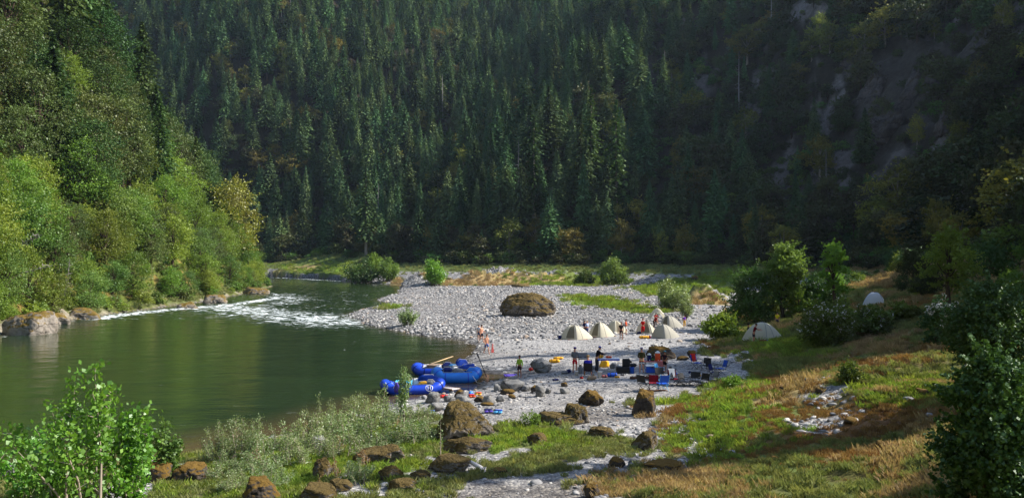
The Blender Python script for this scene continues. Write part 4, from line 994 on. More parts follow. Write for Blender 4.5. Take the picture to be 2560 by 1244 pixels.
def plant(name, px, pyb, pyt, wpx, mat, label, cat, seed, bark='bark', names=('stems', 'leaves'), maker=None, group=None, dz=0.0, bring=0.0, blossoms=0, **k):
    b = at(px, pyb); y = b.y - bring; x = b.x * y / b.y; z = h1(x, y); mpp = y / FP
    H = (HC - z) - (pyt - 640) * mpp; W = wpx * mpp
    d = (maker or shrub_data)(H, W, seed, **k)
    root = empty(name, (x, y, z + dz), 0, label, cat, group)
    a, c = split(name, d, (M[bark], M[mat]))
    for nm, me in zip(names, (a, c)):
        q = bpy.data.objects.new(nm, me); COL.objects.link(q); q.parent = root
    if blossoms:
        r = np.random.default_rng(seed + 1); P = d[2].reshape(-1, 4, 3).mean(1)
        out = P[:, 2] / H + .5 * np.hypot(P[:, 0], P[:, 1]) / (W * .5) - .25 * P[:, 1] / (W * .5)
        c = P[np.argsort(-out)[:len(out) // 3]]; c = c[r.choice(len(c), blossoms)]
        CC = np.concatenate([c + r.normal(size=c.shape) * .05 for _ in range(5)])
        V, F = quads(CC, .11, np.tile([0, 0, 1.], (len(CC), 1)), 1, .3, None, seed)
        obj('blossoms', mesh_np('blossoms', V, F), M['blossom'], root)
    return root
tree = ('trunk', 'crown')
# foreground left
plant('leafy_bush', 215, 1275, 915, 340, 'ash', 'tall bright green leafy bush at the lower left, topmost of the near bank', 'bush', 701, 'bark_pale', stems=12, nleaf=3900, leaf=.12, asp=1.15, bring=1.0)
plant('leafy_bush', 90, 1260, 1085, 200, 'ash', 'low bright bush at the left edge below the tall leafy one', 'bush', 702, 'bark_pale', stems=10, nleaf=2200, leaf=.11, asp=1.15)
plant('leafy_bush', 330, 1270, 1035, 150, 'ash', 'bright green bush on the right flank of the tall leafy one', 'bush', 703, 'bark_pale', stems=10, nleaf=2600, leaf=.11, asp=1.15)
plant('leafy_bush', 415, 1190, 1060, 100, 'maple', 'small cool-green bush growing over the dark mossy rock', 'bush', 704, 'bark_pale', stems=10, nleaf=2400, leaf=.10, asp=1.15)
plant('leafy_bush', 180, 1262, 1150, 260, 'brush', 'tangle of dull low brush under the tall leafy bush', 'bush', 705, 'bark_pale', stems=26, nleaf=2600, leaf=.08, spread=1.3)
# willows
WIL = [(545, 1160, 1040, 70), (600, 1150, 1024, 95), (640, 1150, 1030, 80), (700, 1130, 1040, 90), (790, 1100, 975, 55), (770, 1120, 1010, 90), (830, 1095, 985, 60), (850, 1110, 1010, 110), (900, 1080, 975, 90), (940, 1060, 968, 80), (990, 1070, 985, 100),
       (1040, 1060, 1000, 80), (930, 1110, 1030, 120), (1010, 1110, 1035, 110), (730, 1165, 1075, 110), (650, 1190, 1105, 110), (570, 1195, 1120, 90), (860, 1150, 1070, 110), (1060, 1100, 1040, 70), (880, 1040, 980, 50), (800, 1140, 1060, 90), (960, 1140, 1085, 80), (690, 1215, 1150, 90), (900, 1200, 1160, 80), (1075, 1050, 1006, 40), (590, 1230, 1175, 80)]
hts = {790: 'tallest narrow', 545: 'leftmost thin', 940: 'rounded'}
WD = [shrub_data(2.2, 2.3, 720 + i, stems=20, nleaf=3000, leaf=.062, asp=1.8, base=.5, spread=1.0) for i in range(6)]
WS = [split('willow%d' % i, d, (M['bark_pale'], M['willow'])) for i, d in enumerate(WD)]
for i, (px, yb, yt, wp) in enumerate(WIL):
    b = at(px, yb); mpp = b.y / FP; H = (HC - b.z) - (yt - 640) * mpp; H = min(max(H * .86, .7), 3.4); W = wp * mpp * 1.25
    lab = 'grey-green willow shrub in the thicket between the river and the mossy boulders'
    place_tree('willow_shrub', WS[i % 6], b, i * 1.3, (W / 2.3, W / 2.3, H / 2.2), lab, 'willow shrub', 'willow shrubs on the near bank', ('stems', 'leaves'))
plant('willow_sapling', 1008, 1095, 922, 55, 'willow', 'thin tall willow sapling rising in front of the blue rafts', 'sapling', 741, 'bark_pale', stems=3, nleaf=900, leaf=.08, asp=1.7, spread=.7, low=.5, base=.02)
plant('willow_sapling', 962, 1060, 965, 24, 'willow', 'thin willow shoot left of the front raft', 'sapling', 742, 'bark_pale', stems=2, nleaf=160, leaf=.08, asp=1.7, spread=.4, low=.3, base=.02)
plant('dead_sapling', 1102, 1150, 1038, 20, 'willow', 'thin bare grey sapling standing against the slanting mossy boulder', 'sapling', 743, 'bark_pale', stems=2, nleaf=60, leaf=.05, asp=1.7, spread=.5, base=.02)
for i, (px, yb, yt, wp) in enumerate([(770, 1090, 1040, 30), (845, 1140, 1085, 40), (905, 1170, 1120, 40), (640, 1170, 1120, 34), (590, 1110, 1060, 26), (835, 1190, 1140, 24), (995, 1080, 1040, 30), (800, 1240, 1190, 20)]):
    plant('dry_stalks', px, yb, yt, wp, 'grass_rust', 'clump of dry brown stalks among the willows', 'dry plant', 900 + i, 'bark_pale', stems=12, nleaf=260, leaf=.04, asp=1.8, spread=1.1, base=.3, group='dry brown stalks among the willows')
# bar and mid-distance plants
plant('willow_shrub', 1680, 775, 693, 95, 'willow', 'round grey-green willow behind the small white tent', 'willow shrub', 744, stems=26, nleaf=7000, leaf=.17, asp=1.5, base=.3)
plant('willow_shrub', 1712, 800, 733, 50, 'willow', 'wispy willow behind the person in purple and yellow', 'willow shrub', 745, stems=14, nleaf=2200, leaf=.13, asp=1.6, spread=.9, base=.05, low=.35)
plant('willow_shrub', 1022, 812, 770, 55, 'willow', 'small wispy willow on the cobble spit', 'willow shrub', 746, stems=14, nleaf=1400, leaf=.14, asp=1.6)
plant('leafy_bush', 1084, 714, 650, 75, 'ash', 'yellow-green bush between the golden mounds', 'bush', 747, stems=20, nleaf=5200, leaf=.30, base=.3)
plant('leafy_bush', 905, 708, 650, 110, 'brush', 'wide dull green bush on the far shore', 'bush', 748, stems=24, nleaf=6000, leaf=.34, base=.5)
plant('leafy_bush', 972, 702, 646, 60, 'maple', 'rounded blue-green bush on the far shore right of the wide one', 'bush', 749, stems=20, nleaf=4000, leaf=.34, base=.4)
plant('leafy_bush', 935, 690, 632, 50, 'alder', 'pointed light green bush behind the far shore', 'bush', 750, stems=14, nleaf=3000, leaf=.34, base=.3)
plant('leafy_bush', 1532, 712, 646, 78, 'maple', 'dense dark green bush at the back edge of the meadow', 'bush', 751, stems=26, nleaf=6000, leaf=.3, base=.5)
plant('leafy_bush', 1462, 712, 672, 60, 'brush', 'low green bush left of the dense one behind the bar', 'bush', 752, stems=20, nleaf=4000, leaf=.28, base=.5)
plant('leafy_bush', 1660, 640, 556, 85, 'maple', 'round blue-green bush in shade at the foot of the dark hill', 'bush', 753, stems=24, nleaf=5000, leaf=.36, base=.5)
plant('grass_clump', 1298, 789, 772, 26, 'grass', 'tuft of green grass against the huge boulder', 'plant', 754, stems=16, nleaf=500, leaf=.18, asp=2.0)
plant('maple_tree', 1962, 800, 611, 112, 'maple', 'brightest sunlit round-crowned tree rising above the tents on the right', 'broadleaf tree', 755, names=tree, maker=broad_data, nleaf=15000, leaf=.17, lobes=30, trunk=.25, zlow=.3)
plant('leafy_bush', 1885, 812, 680, 150, 'brush', 'dark green bush left of the brightest round-crowned tree', 'bush', 756, maker=broad_data, nleaf=13000, leaf=.16, lobes=20, trunk=.15, zlow=.05, names=('stems', 'leaves'))
plant('leafy_bush', 1806, 850, 790, 84, 'alder', 'yellow-green bush at the gravel edge beside the tents', 'bush', 757, maker=broad_data, nleaf=6000, leaf=.16, lobes=16, trunk=.15, zlow=.05, names=('stems', 'leaves'))
plant('leafy_bush', 1915, 798, 735, 100, 'brush', 'shaded bush behind the person in yellow', 'bush', 758, maker=broad_data, nleaf=5000, leaf=.2, lobes=14, trunk=.15, zlow=.05, names=('stems', 'leaves'))
plant('leafy_bush', 2070, 870, 765, 130, 'brush', 'large dark bush dotted with white blossom right of the hillside tent', 'flowering bush', 759, maker=broad_data, nleaf=14000, leaf=.13, lobes=26, trunk=.15, zlow=.05, names=('stems', 'leaves'), blossoms=190)
plant('leafy_bush', 2180, 835, 785, 120, 'brush', 'spreading bush in front of the tent high on the slope', 'flowering bush', 760, maker=broad_data, nleaf=6000, leaf=.18, lobes=16, trunk=.15, zlow=.05, names=('stems', 'leaves'), blossoms=50)
plant('leafy_bush', 2045, 780, 715, 110, 'brush', 'bush with scattered pale flowers behind the large dark one', 'flowering bush', 761, maker=broad_data, nleaf=5000, leaf=.2, lobes=14, trunk=.15, zlow=.05, names=('stems', 'leaves'), blossoms=60)
plant('leafy_bush', 2345, 870, 762, 110, 'glossy', 'bush thick with white blossom clusters left of the front dark tree', 'flowering bush', 762, maker=broad_data, nleaf=5600, leaf=.13, lobes=14, trunk=.15, zlow=.05, names=('stems', 'leaves'), blossoms=230)
plant('leafy_bush', 2305, 740, 690, 60, 'brush', 'small bush standing on the brown slope above the tent', 'bush', 763, maker=broad_data, nleaf=2600, leaf=.2, lobes=10, trunk=.15, zlow=.05, names=('stems', 'leaves'))
plant('ash_tree', 2092, 800, 604, 80, 'alder', 'slender young tree with a bare trunk left of the slope tent', 'broadleaf tree', 764, names=tree, maker=broad_data, nleaf=2600, leaf=.2, lobes=12, trunk=.4, zlow=.35, lean=-.06)
plant('ash_tree', 2375, 800, 574, 130, 'alder', 'slim-trunked young tree with a wide flat crown on the right slope', 'broadleaf tree', 765, names=tree, maker=broad_data, nleaf=4600, leaf=.17, lobes=16, trunk=.4, zlow=.3)
plant('leafy_bush', 2125, 955, 905, 60, 'brush', 'low green bush on the grass below the blossom bush', 'bush', 766, stems=16, nleaf=2200, leaf=.09)
plant('leafy_bush', 1838, 972, 940, 70, 'alder', 'low bush at the end of the row of camp chairs', 'bush', 767, stems=16, nleaf=2600, leaf=.08, spread=1.1)
plant('leafy_bush', 1325, 1066, 1028, 60, 'maple', 'thin green bush at the left end of the wide mossy rock', 'bush', 768, stems=14, nleaf=1300, leaf=.06)
plant('leafy_bush', 2255, 800, 760, 70, 'brush', 'dark low bush right of the slope tent', 'bush', 769, maker=broad_data, nleaf=3000, leaf=.16, lobes=10, trunk=.15, zlow=.05, names=('stems', 'leaves'))
# front right dark trees
plant('oak_tree', 2490, 1300, 880, 300, 'glossy', 'big dark glossy-leaved tree filling the lower right corner', 'broadleaf tree', 771, names=tree, maker=broad_data, nleaf=42000, leaf=.075, lobes=46, trunk=.2, zlow=.08, shell=.3, bring=1.5)
plant('oak_tree', 2475, 1000, 715, 230, 'glossy', 'dark leafy tree at the right edge behind the big glossy one', 'broadleaf tree', 772, names=tree, maker=broad_data, nleaf=30000, leaf=.09, lobes=40, trunk=.3, zlow=.3, shell=.35)
# shrubs over the right slope
BS = [split('slope_shrub%d' % i, broad_data(2.4, 3.0, 850 + i, 3200, .13, 14, .15, .06), (M['bark'], M[('brush', 'oak', 'alder', 'glossy')[i % 4]])) for i in range(8)]
def slope_shrubs():
    r = np.random.default_rng(88); n = 0
    x, y = jgrid(15, 75, 58, 150, 5.2, 89); k = ground_masks(x, y); z = height(x, y); px, py = pix(x, y, z)
    for i in range(len(x)):
        if not (k['sl'][i] > 4 and k['dh'][i] < 6 and px[i] < 2640 and py[i] < 800): continue
        if abs(px[i] - 2196) < 85 and py[i] > 730: continue
        if px[i] < 1990 and py[i] > 780: continue
        if r.random() < .42: continue
        s = r.uniform(.45, 1.25); up = py[i] < 700
        place_tree('slope_shrub', BS[r.integers(0, 8)], (x[i], y[i], z[i] - .1), r.uniform(0, 6.28), (s * r.uniform(.8, 1.3), s * r.uniform(.8, 1.3), s * r.uniform(.7, 1.3)),
                   'irregular green shrub on the brown slope ' + ('high above the camp' if up else 'just above the camp'), 'shrub', 'shrubs on the brown slope ' + ('high above the camp' if up else 'just above the camp')); n += 1
    print('slope shrubs', n)
slope_shrubs()
# unseen trees added beyond the right edge to shade the camp and slope
for i, (x, y, H, W) in enumerate(ADDED_TREES):
    d = conifer_data(H, 780 + i, .17, .05, .4, 40, 7, 6) if W < 11 else broad_data(H, W, 790 + i, 5000, .45, 20, .3, .2)
    place_tree('fir_tree' if W < 11 else 'oak_tree', split('added_shade_tree%d' % i, d, (M['bark'], M['fir'] if W < 11 else M['oak'])), (x, y, h1(x, y) - .2), i, 1.0, 'unseen tall tree added on the right slope for its shade', 'added shade tree', 'unseen trees added on the right slope for shade')
# ------------------------------------------------------------------ grass
def tuft(name, mat, n, H, W, blade, seed, lean=.35):
    r = np.random.default_rng(seed); a = r.uniform(0, 2 * PI, n); d = W * np.sqrt(r.random(n)); b = np.stack([np.cos(a) * d, np.sin(a) * d, np.full(n, -.03)], 1)
    h = H * r.uniform(.5, 1.1, n); la = r.uniform(0, 2 * PI, n); ll = lean * h * r.uniform(.2, 1.3, n)
    m = b + np.stack([np.cos(la) * ll * .35, np.sin(la) * ll * .35, h * .6], 1); t = b + np.stack([np.cos(la) * ll, np.sin(la) * ll, h], 1)
    s = np.stack([-np.sin(la), np.cos(la), 0 * la], 1) * blade * .5
    V = np.stack([b - s, b + s, m + s * .8, t, m - s * .8], 1).reshape(-1, 3)
    me = mesh_np(name, V, np.arange(5 * n).reshape(-1, 5), False, None, np.clip(.5 + r.normal(size=n) * .3, 0, 1)); me.materials.append(M[mat]); return me
def grass():
    r = np.random.default_rng(66)
    src = {}
    for key, mat, H in (('green_grass', 'grass', .24), ('meadow_grass', 'grass_dull', .28), ('golden_grass', 'grass_gold', .25), ('rust_grass', 'grass_rust', .2)):
        src[key] = [tuft(key + str(i), mat, 64, H, .2, .017, 800 + i, .5) for i in range(3)]
    acc = {k: ([], []) for k in src}
    def lay(x0, x1, y0, y1, step, sc, seed):
        x, y = jgrid(x0, x1, y0, y1, step, seed); z = height(x, y); px, py = pix(x, y, z)
        ok = (px > -120) & (px < 2700) & (py < 1330); x, y, z = x[ok], y[ok], z[ok]
        k = ground_masks(x, y); u = r.random(len(x)); v = r.random(len(x))
        soil = (1 - k['grav']) * (k['dr'] > .25)
        bare = sstep(-.18, .10, k['f1'] * .6 + .35 * k['f2'] + fbm(x * 1.3, y * 1.3, 140, 3) * .5 + .25 * (v - .5)) * (1 - k['fg'] * .45 * (1 - k['g']))
        base = ~k['left'] & (u < soil * (.35 + .65 * bare)) & (k['dh'] < 3) | (k['left'] & (k['dr'] > np.where(y > 108, .5, 1.4)) & (k['dr'] < 20) & (u < .5))
        g = k['g'] > v; o = (k['o'] > v) & ~g; q = (k['r'] > v) & ~g & ~o
        sl = k['slopef'] > .5
        autog = sl & (k['f1'] > .24 + .28 * v) & ~g; autor = sl & (k['f2'] + k['f1'] * .5 < -.34 + .1 * v) & ~g & ~o
        for key, m in (('green_grass', g), ('golden_grass', o | (autog & ~q)), ('rust_grass', q | (autor & ~autog)), ('meadow_grass', ~(g | o | q | autog | autor))):
            s = base & m
            acc[key][0].append(np.stack([x[s], y[s], z[s]], 1)); acc[key][1].append(np.full(s.sum(), sc))
    lay(-20, 34, 10, 34, .19, .9, 1); lay(-20, 50, 34, 62, .30, 1.25, 2); lay(-10, 62, 62, 110, .55, 1.9, 3); lay(-110, 70, 110, 250, 1.15, 2.6, 4); lay(-110, -48, 58, 240, .8, 2.2, 5); lay(-110, -20, 250, 330, 1.6, 3.0, 6)
    for key, (P, S) in acc.items():
        P = np.concatenate(P); S = np.concatenate(S); n = len(P); s = S * r.uniform(.6, 1.35, n)
        if key == 'rust_grass': s *= .8
        if key == 'meadow_grass': s *= .75
        print(key, n)
        scatter(key, P, np.stack([r.normal(size=n) * .12, r.normal(size=n) * .12, r.uniform(0, 6.3, n)], 1), np.stack([s * 1.2, s * 1.2, s], 1), src[key], r.integers(0, 3, n),
                {'green_grass': 'bright green grass on the near bank and meadow', 'meadow_grass': 'short dull green turf on the slopes', 'golden_grass': 'dry golden grass on the mounds and right slope', 'rust_grass': 'rust-coloured dry ground cover on the right slope'}[key], 'grass')
grass()
# ------------------------------------------------------------------ people
SK = simple('skin', rgb(196, 140, 112), .6, .06, 6, 0); SK2 = simple('tanned_skin', rgb(158, 104, 78), .6, .06, 6, 0)
HAIRM = {'dark': simple('dark_hair', rgb(40, 30, 26), .8, .2, 40, .3), 'brown': simple('brown_hair', rgb(86, 60, 42), .8, .2, 40, .3), 'fair': simple('fair_hair', rgb(158, 128, 86), .8, .2, 40, .3)}
_cl = {}
def cloth(r, g, b):
    k = (r, g, b)
    if k not in _cl: _cl[k] = simple('cloth_%d_%d_%d' % k, rgb(r, g, b), .9, .10, 9, .25, .1)
    return _cl[k]
def checked():
    m, nt, n, l = newmat('checked_cloth'); tc = N(n, 'ShaderNodeTexCoord')
    ck = N(n, 'ShaderNodeTexWave', Scale=9); ck.bands_direction = 'X'; l.new(tc.outputs['Object'], ck.inputs[0])
    c2 = N(n, 'ShaderNodeTexWave', Scale=9); c2.bands_direction = 'Z'; l.new(tc.outputs['Object'], c2.inputs[0])
    a = mixc(n, l, ck.outputs['Fac'], rgb(150, 152, 158), rgb(104, 106, 116)); b = mixc(n, l, c2.outputs['Fac'], rgb(235, 235, 235), rgb(170, 170, 176))
    p = N(n, 'ShaderNodeBsdfPrincipled', Roughness=.9); l.new(mixc(n, l, 1.0, a, b, 'MULTIPLY'), p.inputs['Base Color']); o = N(n, 'ShaderNodeOutputMaterial'); l.new(p.outputs[0], o.inputs[0]); return m
def striped():
    m, nt, n, l = newmat('striped_cloth'); tc = N(n, 'ShaderNodeTexCoord'); s = N(n, 'ShaderNodeSeparateXYZ'); l.new(tc.outputs['Object'], s.inputs[0])
    mu = N(n, 'ShaderNodeMath', operation='MULTIPLY'); mu.inputs[1].default_value = 3.2; l.new(s.outputs['Z'], mu.inputs[0]); fr = N(n, 'ShaderNodeMath', operation='FRACT'); l.new(mu.outputs[0], fr.inputs[0])
    r = ramp(n, [(0, rgb(40, 60, 110)), (.2, rgb(225, 225, 225)), (.4, rgb(50, 70, 60)), (.6, rgb(190, 70, 40)), (.8, rgb(200, 180, 120))]); r.color_ramp.interpolation = 'CONSTANT'; l.new(fr.outputs[0], r.inputs[0])
    p = N(n, 'ShaderNodeBsdfPrincipled', Roughness=.9); l.new(r.outputs[0], p.inputs['Base Color']); o = N(n, 'ShaderNodeOutputMaterial'); l.new(p.outputs[0], o.inputs[0]); return m
def skin_mesh(name, verts, edges, radii, sub=1, root=0):
    me = bpy.data.meshes.new(name + '_cage'); me.from_pydata([tuple(v) for v in verts], edges, []); me.update()
    o = bpy.data.objects.new(name + '_tmp', me); COL.objects.link(o)
    md = o.modifiers.new('skin', 'SKIN'); md.use_smooth_shade = True
    for i, v in enumerate(me.skin_vertices[0].data):
        r = radii[i]; v.radius = r if isinstance(r, tuple) else (r, r); v.use_root = (i == root)
    if sub: s = o.modifiers.new('sub', 'SUBSURF'); s.levels = sub; s.render_levels = sub
    dg = bpy.context.evaluated_depsgraph_get(); dg.update()
    out = bpy.data.meshes.new_from_object(o.evaluated_get(dg)); out.name = name
    bpy.data.objects.remove(o); bpy.data.meshes.remove(me)
    out.polygons.foreach_set('use_smooth', [True] * len(out.polygons))
    return out
BASE = dict(pel=(0, 0, .95), wai=(0, 0, 1.12), che=(0, .01, 1.32), nec=(0, .01, 1.47), hb=(0, 0, 1.56), hd=(0, -.015, 1.66), ht=(0, 0, 1.745),
            sL=(.175, .01, 1.41), eL=(.235, .03, 1.13), wL=(.25, -.05, .88), sR=(-.175, .01, 1.41), eR=(-.235, .03, 1.13), wR=(-.25, -.05, .88),
            hL=(.09, 0, .90), kL=(.11, -.03, .50), aL=(.12, .03, .09), hR=(-.09, 0, .90), kR=(-.11, -.03, .50), aR=(-.12, .03, .09))
def pose(kind):
    p = {k: Vector(v) for k, v in BASE.items()}
    def up(dx=0, lean=0, keys=('wai', 'che', 'nec', 'hb', 'hd', 'ht', 'sL', 'eL', 'wL', 'sR', 'eR', 'wR')):
        R = Matrix.Rotation(lean, 4, 'X'); c = p['pel'].copy()
        for k in keys: p[k] = c + R @ (p[k] - c)
    if kind == 'walk':
        p['kL'] = Vector((.1, -.22, .53)); p['aL'] = Vector((.11, -.30, .10)); p['kR'] = Vector((-.1, .05, .50)); p['aR'] = Vector((-.11, .33, .16)); up(lean=.10)
        p['eL'] += Vector((0, .08, .02)); p['wL'] += Vector((0, .16, .03)); p['eR'] += Vector((0, -.10, 0)); p['wR'] += Vector((0, -.24, .08))
    elif kind == 'carry':
        p['kL'] = Vector((.1, -.12, .52)); p['aL'] = Vector((.12, -.16, .09)); p['aR'] = Vector((-.12, .22, .12)); up(lean=.08)
        p['eL'] = Vector((.24, -.03, 1.14)); p['wL'] = Vector((.22, -.24, 1.02)); p['eR'] = Vector((-.24, -.02, 1.12)); p['wR'] = Vector((-.28, -.12, .86))
    elif kind == 'reach':
        up(lean=.30); p['eL'] = p['sL'] + Vector((.05, -.22, -.16)); p['wL'] = p['eL'] + Vector((-.02, -.24, .02)); p['eR'] = p['sR'] + Vector((-.05, -.20, -.18)); p['wR'] = p['eR'] + Vector((.02, -.24, -.02))
    elif kind == 'bend':
        p['kL'] += Vector((0, -.06, .02)); p['kR'] += Vector((0, -.06, .02)); up(lean=.85)
        p['eL'] = p['sL'] + Vector((.05, -.06, -.27)); p['wL'] = p['eL'] + Vector((-.02, -.12, -.22)); p['eR'] = p['sR'] + Vector((-.05, -.06, -.27)); p['wR'] = p['eR'] + Vector((.02, -.12, -.22))
    elif kind == 'akimbo':
        p['eL'] = Vector((.36, .05, 1.17)); p['wL'] = Vector((.17, -.06, 1.0)); p['eR'] = Vector((-.36, .05, 1.17)); p['wR'] = Vector((-.17, -.06, 1.0))
    elif kind == 'front':
        p['wL'] = Vector((.08, -.2, 1.05)); p['wR'] = Vector((-.08, -.2, 1.05)); p['eL'] = Vector((.24, -.02, 1.14)); p['eR'] = Vector((-.24, -.02, 1.14))
    elif kind in ('sit', 'kneel'):
        d = .50 if kind == 'sit' else .56
        for k in p: p[k] = p[k] - Vector((0, 0, d))
        if kind == 'sit':
            p['kL'] = Vector((.19, -.42, .50)); p['aL'] = Vector((.2, -.38, .09)); p['kR'] = Vector((-.19, -.42, .50)); p['aR'] = Vector((-.2, -.38, .09))
        else:
            p['kL'] = Vector((.13, -.34, .36)); p['aL'] = Vector((.13, -.16, .09)); p['kR'] = Vector((-.13, -.26, .06)); p['aR'] = Vector((-.13, .14, .09))
        up(lean=.35); p['eL'] = p['sL'] + Vector((.06, -.14, -.22)); p['wL'] = p['eL'] + Vector((-.06, -.2, -.05)); p['eR'] = p['sR'] + Vector((-.06, -.14, -.22)); p['wR'] = p['eR'] + Vector((.06, -.2, -.05))
    return p
def body_graph(p, slim=1.0):
    Vx = []; E = []; R = []
    def v(co, r, pa=None):
        Vx.append(tuple(co)); R.append(r if isinstance(r, tuple) else (r * slim, r * slim)); i = len(Vx) - 1
        if pa is not None: E.append((pa, i))
        return i
    a = v(p['pel'], (.155, .105)); w = v(p['wai'], (.135, .095), a); c = v(p['che'], (.16, .11), w); n = v(p['nec'], .058, c); hb = v(p['hb'], (.072, .08), n)
    h = v(p['hd'], (.08, .098), hb); v(p['ht'], (.045, .055), h)
    fwd = Vector((0, -1, 0))
    v(p['hd'] + fwd * .108 - Vector((0, 0, .012)), .014, h)        # nose
    for s in 'LR':
        sg = 1 if s == 'L' else -1
        sh = v(p['s' + s], .062, c); e = v(p['e' + s], .044, v((p['s' + s] * .5 + p['e' + s] * .5), .05, sh)); wr = v(p['w' + s], .028, v((p['e' + s] * .55 + p['w' + s] * .45), .04, e))
        d = (p['w' + s] - p['e' + s]).normalized(); side = Vector((0, 1, 0)).cross(d); side = side.normalized() if side.length > .1 else Vector((1, 0, 0))
        side = Vector((0, -1, 0)) - d * d.dot(Vector((0, -1, 0))); side = side.normalized() if side.length > .2 else Vector((sg, 0, 0))
        curl = side.cross(d).normalized() * (-sg)
        pm = v(p['w' + s] + d * .055, (.036, .02), wr)
        for q, L in enumerate((.075, .088, .082, .062)):
            o = side * (.030 - .020 * q); f1 = v(p['w' + s] + d * (.055 + L * .55) + o + curl * .012, .0095, pm); v(p['w' + s] + d * (.055 + L) + o * 1.1 + curl * .034, .008, f1)
        t = v(p['w' + s] + d * .045 + side * .05 + curl * .01, .011, pm); v(p['w' + s] + d * .08 + side * .062 + curl * .022, .009, t)
        hp = v(p['h' + s], .088, a); kn = v(p['k' + s], .055, v(p['h' + s] * .5 + p['k' + s] * .5, .075, hp)); an = v(p['a' + s], .037, v(p['k' + s] * .62 + p['a' + s] * .38, .052, kn))
        ft = (p['k' + s] - p['a' + s]); ff = Vector((0, -1, 0)); z0 = p['a' + s].z - .055
        v((p['a' + s].x * 1.05, p['a' + s].y - .16, max(z0, .03)), (.042, .024), an)
    return Vx, E, R
_pc = 0
def person(px, pyb, pyt, face, kind, label, top=None, sleeves='short', bottom=None, legs='short', hair='dark', hat=None, skin=None, slim=1.0, mat_top=None, mat_bot=None, base=None, bare_height=None, shoes=None, straw=None):
    """face: direction the person looks (radians; 0 = towards the photographer, PI = away)"""
    global _pc; _pc += 1
    skin = skin or SK
    b = base or at(px, pyb); p = pose(kind)
    top_z = max(q.z for q in p.values()) + .04
    Hm = (pyb - pyt) * b.y / FP; s = Hm / top_z
    root = empty('person', b, face, label, 'person', None, s)
    G = body_graph(p, slim)
    me = skin_mesh('body', *G); obj('body', me, skin, root)
    if top or mat_top:
        Vx = []; E = []; R = []
        def v(co, r, pa=None):
            Vx.append(tuple(co)); R.append(r if isinstance(r, tuple) else (r, r)); i = len(Vx) - 1
            if pa is not None: E.append((pa, i))
            return i
        a = v(p['pel'] * .82 + p['wai'] * .18, (.172, .125)); w_ = v(p['wai'], (.155, .115), a); c = v(p['che'], (.178, .13), w_); v(p['nec'] * .8 + p['che'] * .2, .082, c)
        for q in 'LR':
            sh = v(p['s' + q], .08, c); el = p['e' + q] if sleeves == 'long' else p['s' + q] * .35 + p['e' + q] * .65
            e = v(el, .06, sh)
            if sleeves == 'long': v(p['w' + q] * .92 + p['e' + q] * .08, .045, e)
        obj('shirt', skin_mesh('shirt', Vx, E, R), mat_top or cloth(*top), root)
    if bottom or mat_bot:
        Vx = []; E = []; R = []
        a = 0; Vx = [tuple(p['pel'] + Vector((0, 0, .0)))]; R = [(.17, .12)]
        Vx.append(tuple(p['pel'] * .6 + p['wai'] * .4)); R.append((.16, .115)); E.append((0, 1))
        for q in 'LR':
            i = len(Vx); Vx.append(tuple(p['h' + q])); R.append((.11, .11)); E.append((0, i))
            kn = p['k' + q] if legs != 'short' else p['h' + q] * .22 + p['k' + q] * .78
            Vx.append(tuple(kn)); R.append((.088, .088)); E.append((i, i + 1))
            if legs == 'long': Vx.append(tuple(p['a' + q])); R.append((.07, .07)); E.append((i + 1, i + 2))
        obj('shorts' if legs == 'short' else 'trousers', skin_mesh('legwear', Vx, E, R), mat_bot or cloth(*bottom), root)
    hd = p['hd']; hv = Vector((0, .018, .035)); m = MB()
    prof = [(.092, -.02), (.1, .02), (.09, .06), (.06, .088), (.015, .1)]
    m.lathe(hd + hv, prof, 14)
    if hair == 'long': m.tube([hd + Vector((0, .07, .05)), hd + Vector((0, .10, -.08)), hd + Vector((0, .10, -.22))], [.07, .08, .03], 8)
    obj_h = m.build('hair', HAIRM.get(hair, HAIRM['dark']) if hair != 'long' else HAIRM['brown'], root, True)
    for sx in (-.034, .034):
        e = MB(); e.lathe(hd + Vector((sx, -.093, .018)), [(.004, -.008), (.01, 0), (.004, .008)], 6); e.build('eye', HAIRM['dark'], root, True)
    if hat:
        m = MB(); hh = hd + Vector((0, .005, .05)); m.lathe(hh, [(.108, -.01), (.106, .035), (.085, .075), (.03, .095)], 16)
        if straw: m.lathe(hh, [(.108, -.006), (.2, -.012), (.2, -.002), (.108, .006)], 18, False)
        else: m.box(hh + Vector((0, -.15, -.004)), (.14, .12, .012), rx=.15)
        m.build('cap', cloth(*hat), root, True)
    return root
P_ = PI
person(1203, 857, 810, .9, 'carry', 'shirtless man in dark shorts walking up from the water, the one further from the camera', None, bottom=(44, 42, 52), hair='dark')
person(1197, 850, 811, 2.6, 'stand', 'person in a white shirt partly behind the shirtless man in dark shorts', (222, 224, 232), 'short', (70, 90, 130), hair='dark')
person(1216, 885, 834, .5, 'walk', 'shirtless man in blue shorts striding along the water edge with a towel in his hand', None, bottom=(72, 96, 150), hair='brown', skin=SK)
person(1299, 943, 887, -.5, 'stand', 'person in a lime green top standing alone on the gravel beside the purple mat', (150, 190, 60), 'long', (52, 36, 40), hair='dark', skin=SK2, slim=.9)
person(1462, 838, 800, 2.9, 'front', 'person in a navy blue top between the first two tents', (36, 34, 74), 'long', (40, 34, 48), 'long')
person(1468, 838, 801, -2.4, 'front', 'person in a white and blue shirt beside the one in navy', (176, 190, 226), 'long', (60, 70, 110), 'long', hair='fair')
person(1553, 848, 804, .1, 'stand', 'person in a black tank top and dark shorts in front of the third tent', (40, 34, 36), 'short', (34, 32, 40), skin=SK2, hair='brown')
person(1565, 835, 797, 1.2, 'front', 'person in an orange shirt and white shorts right of the third tent', (232, 84, 40), 'short', (226, 224, 220), skin=SK2)
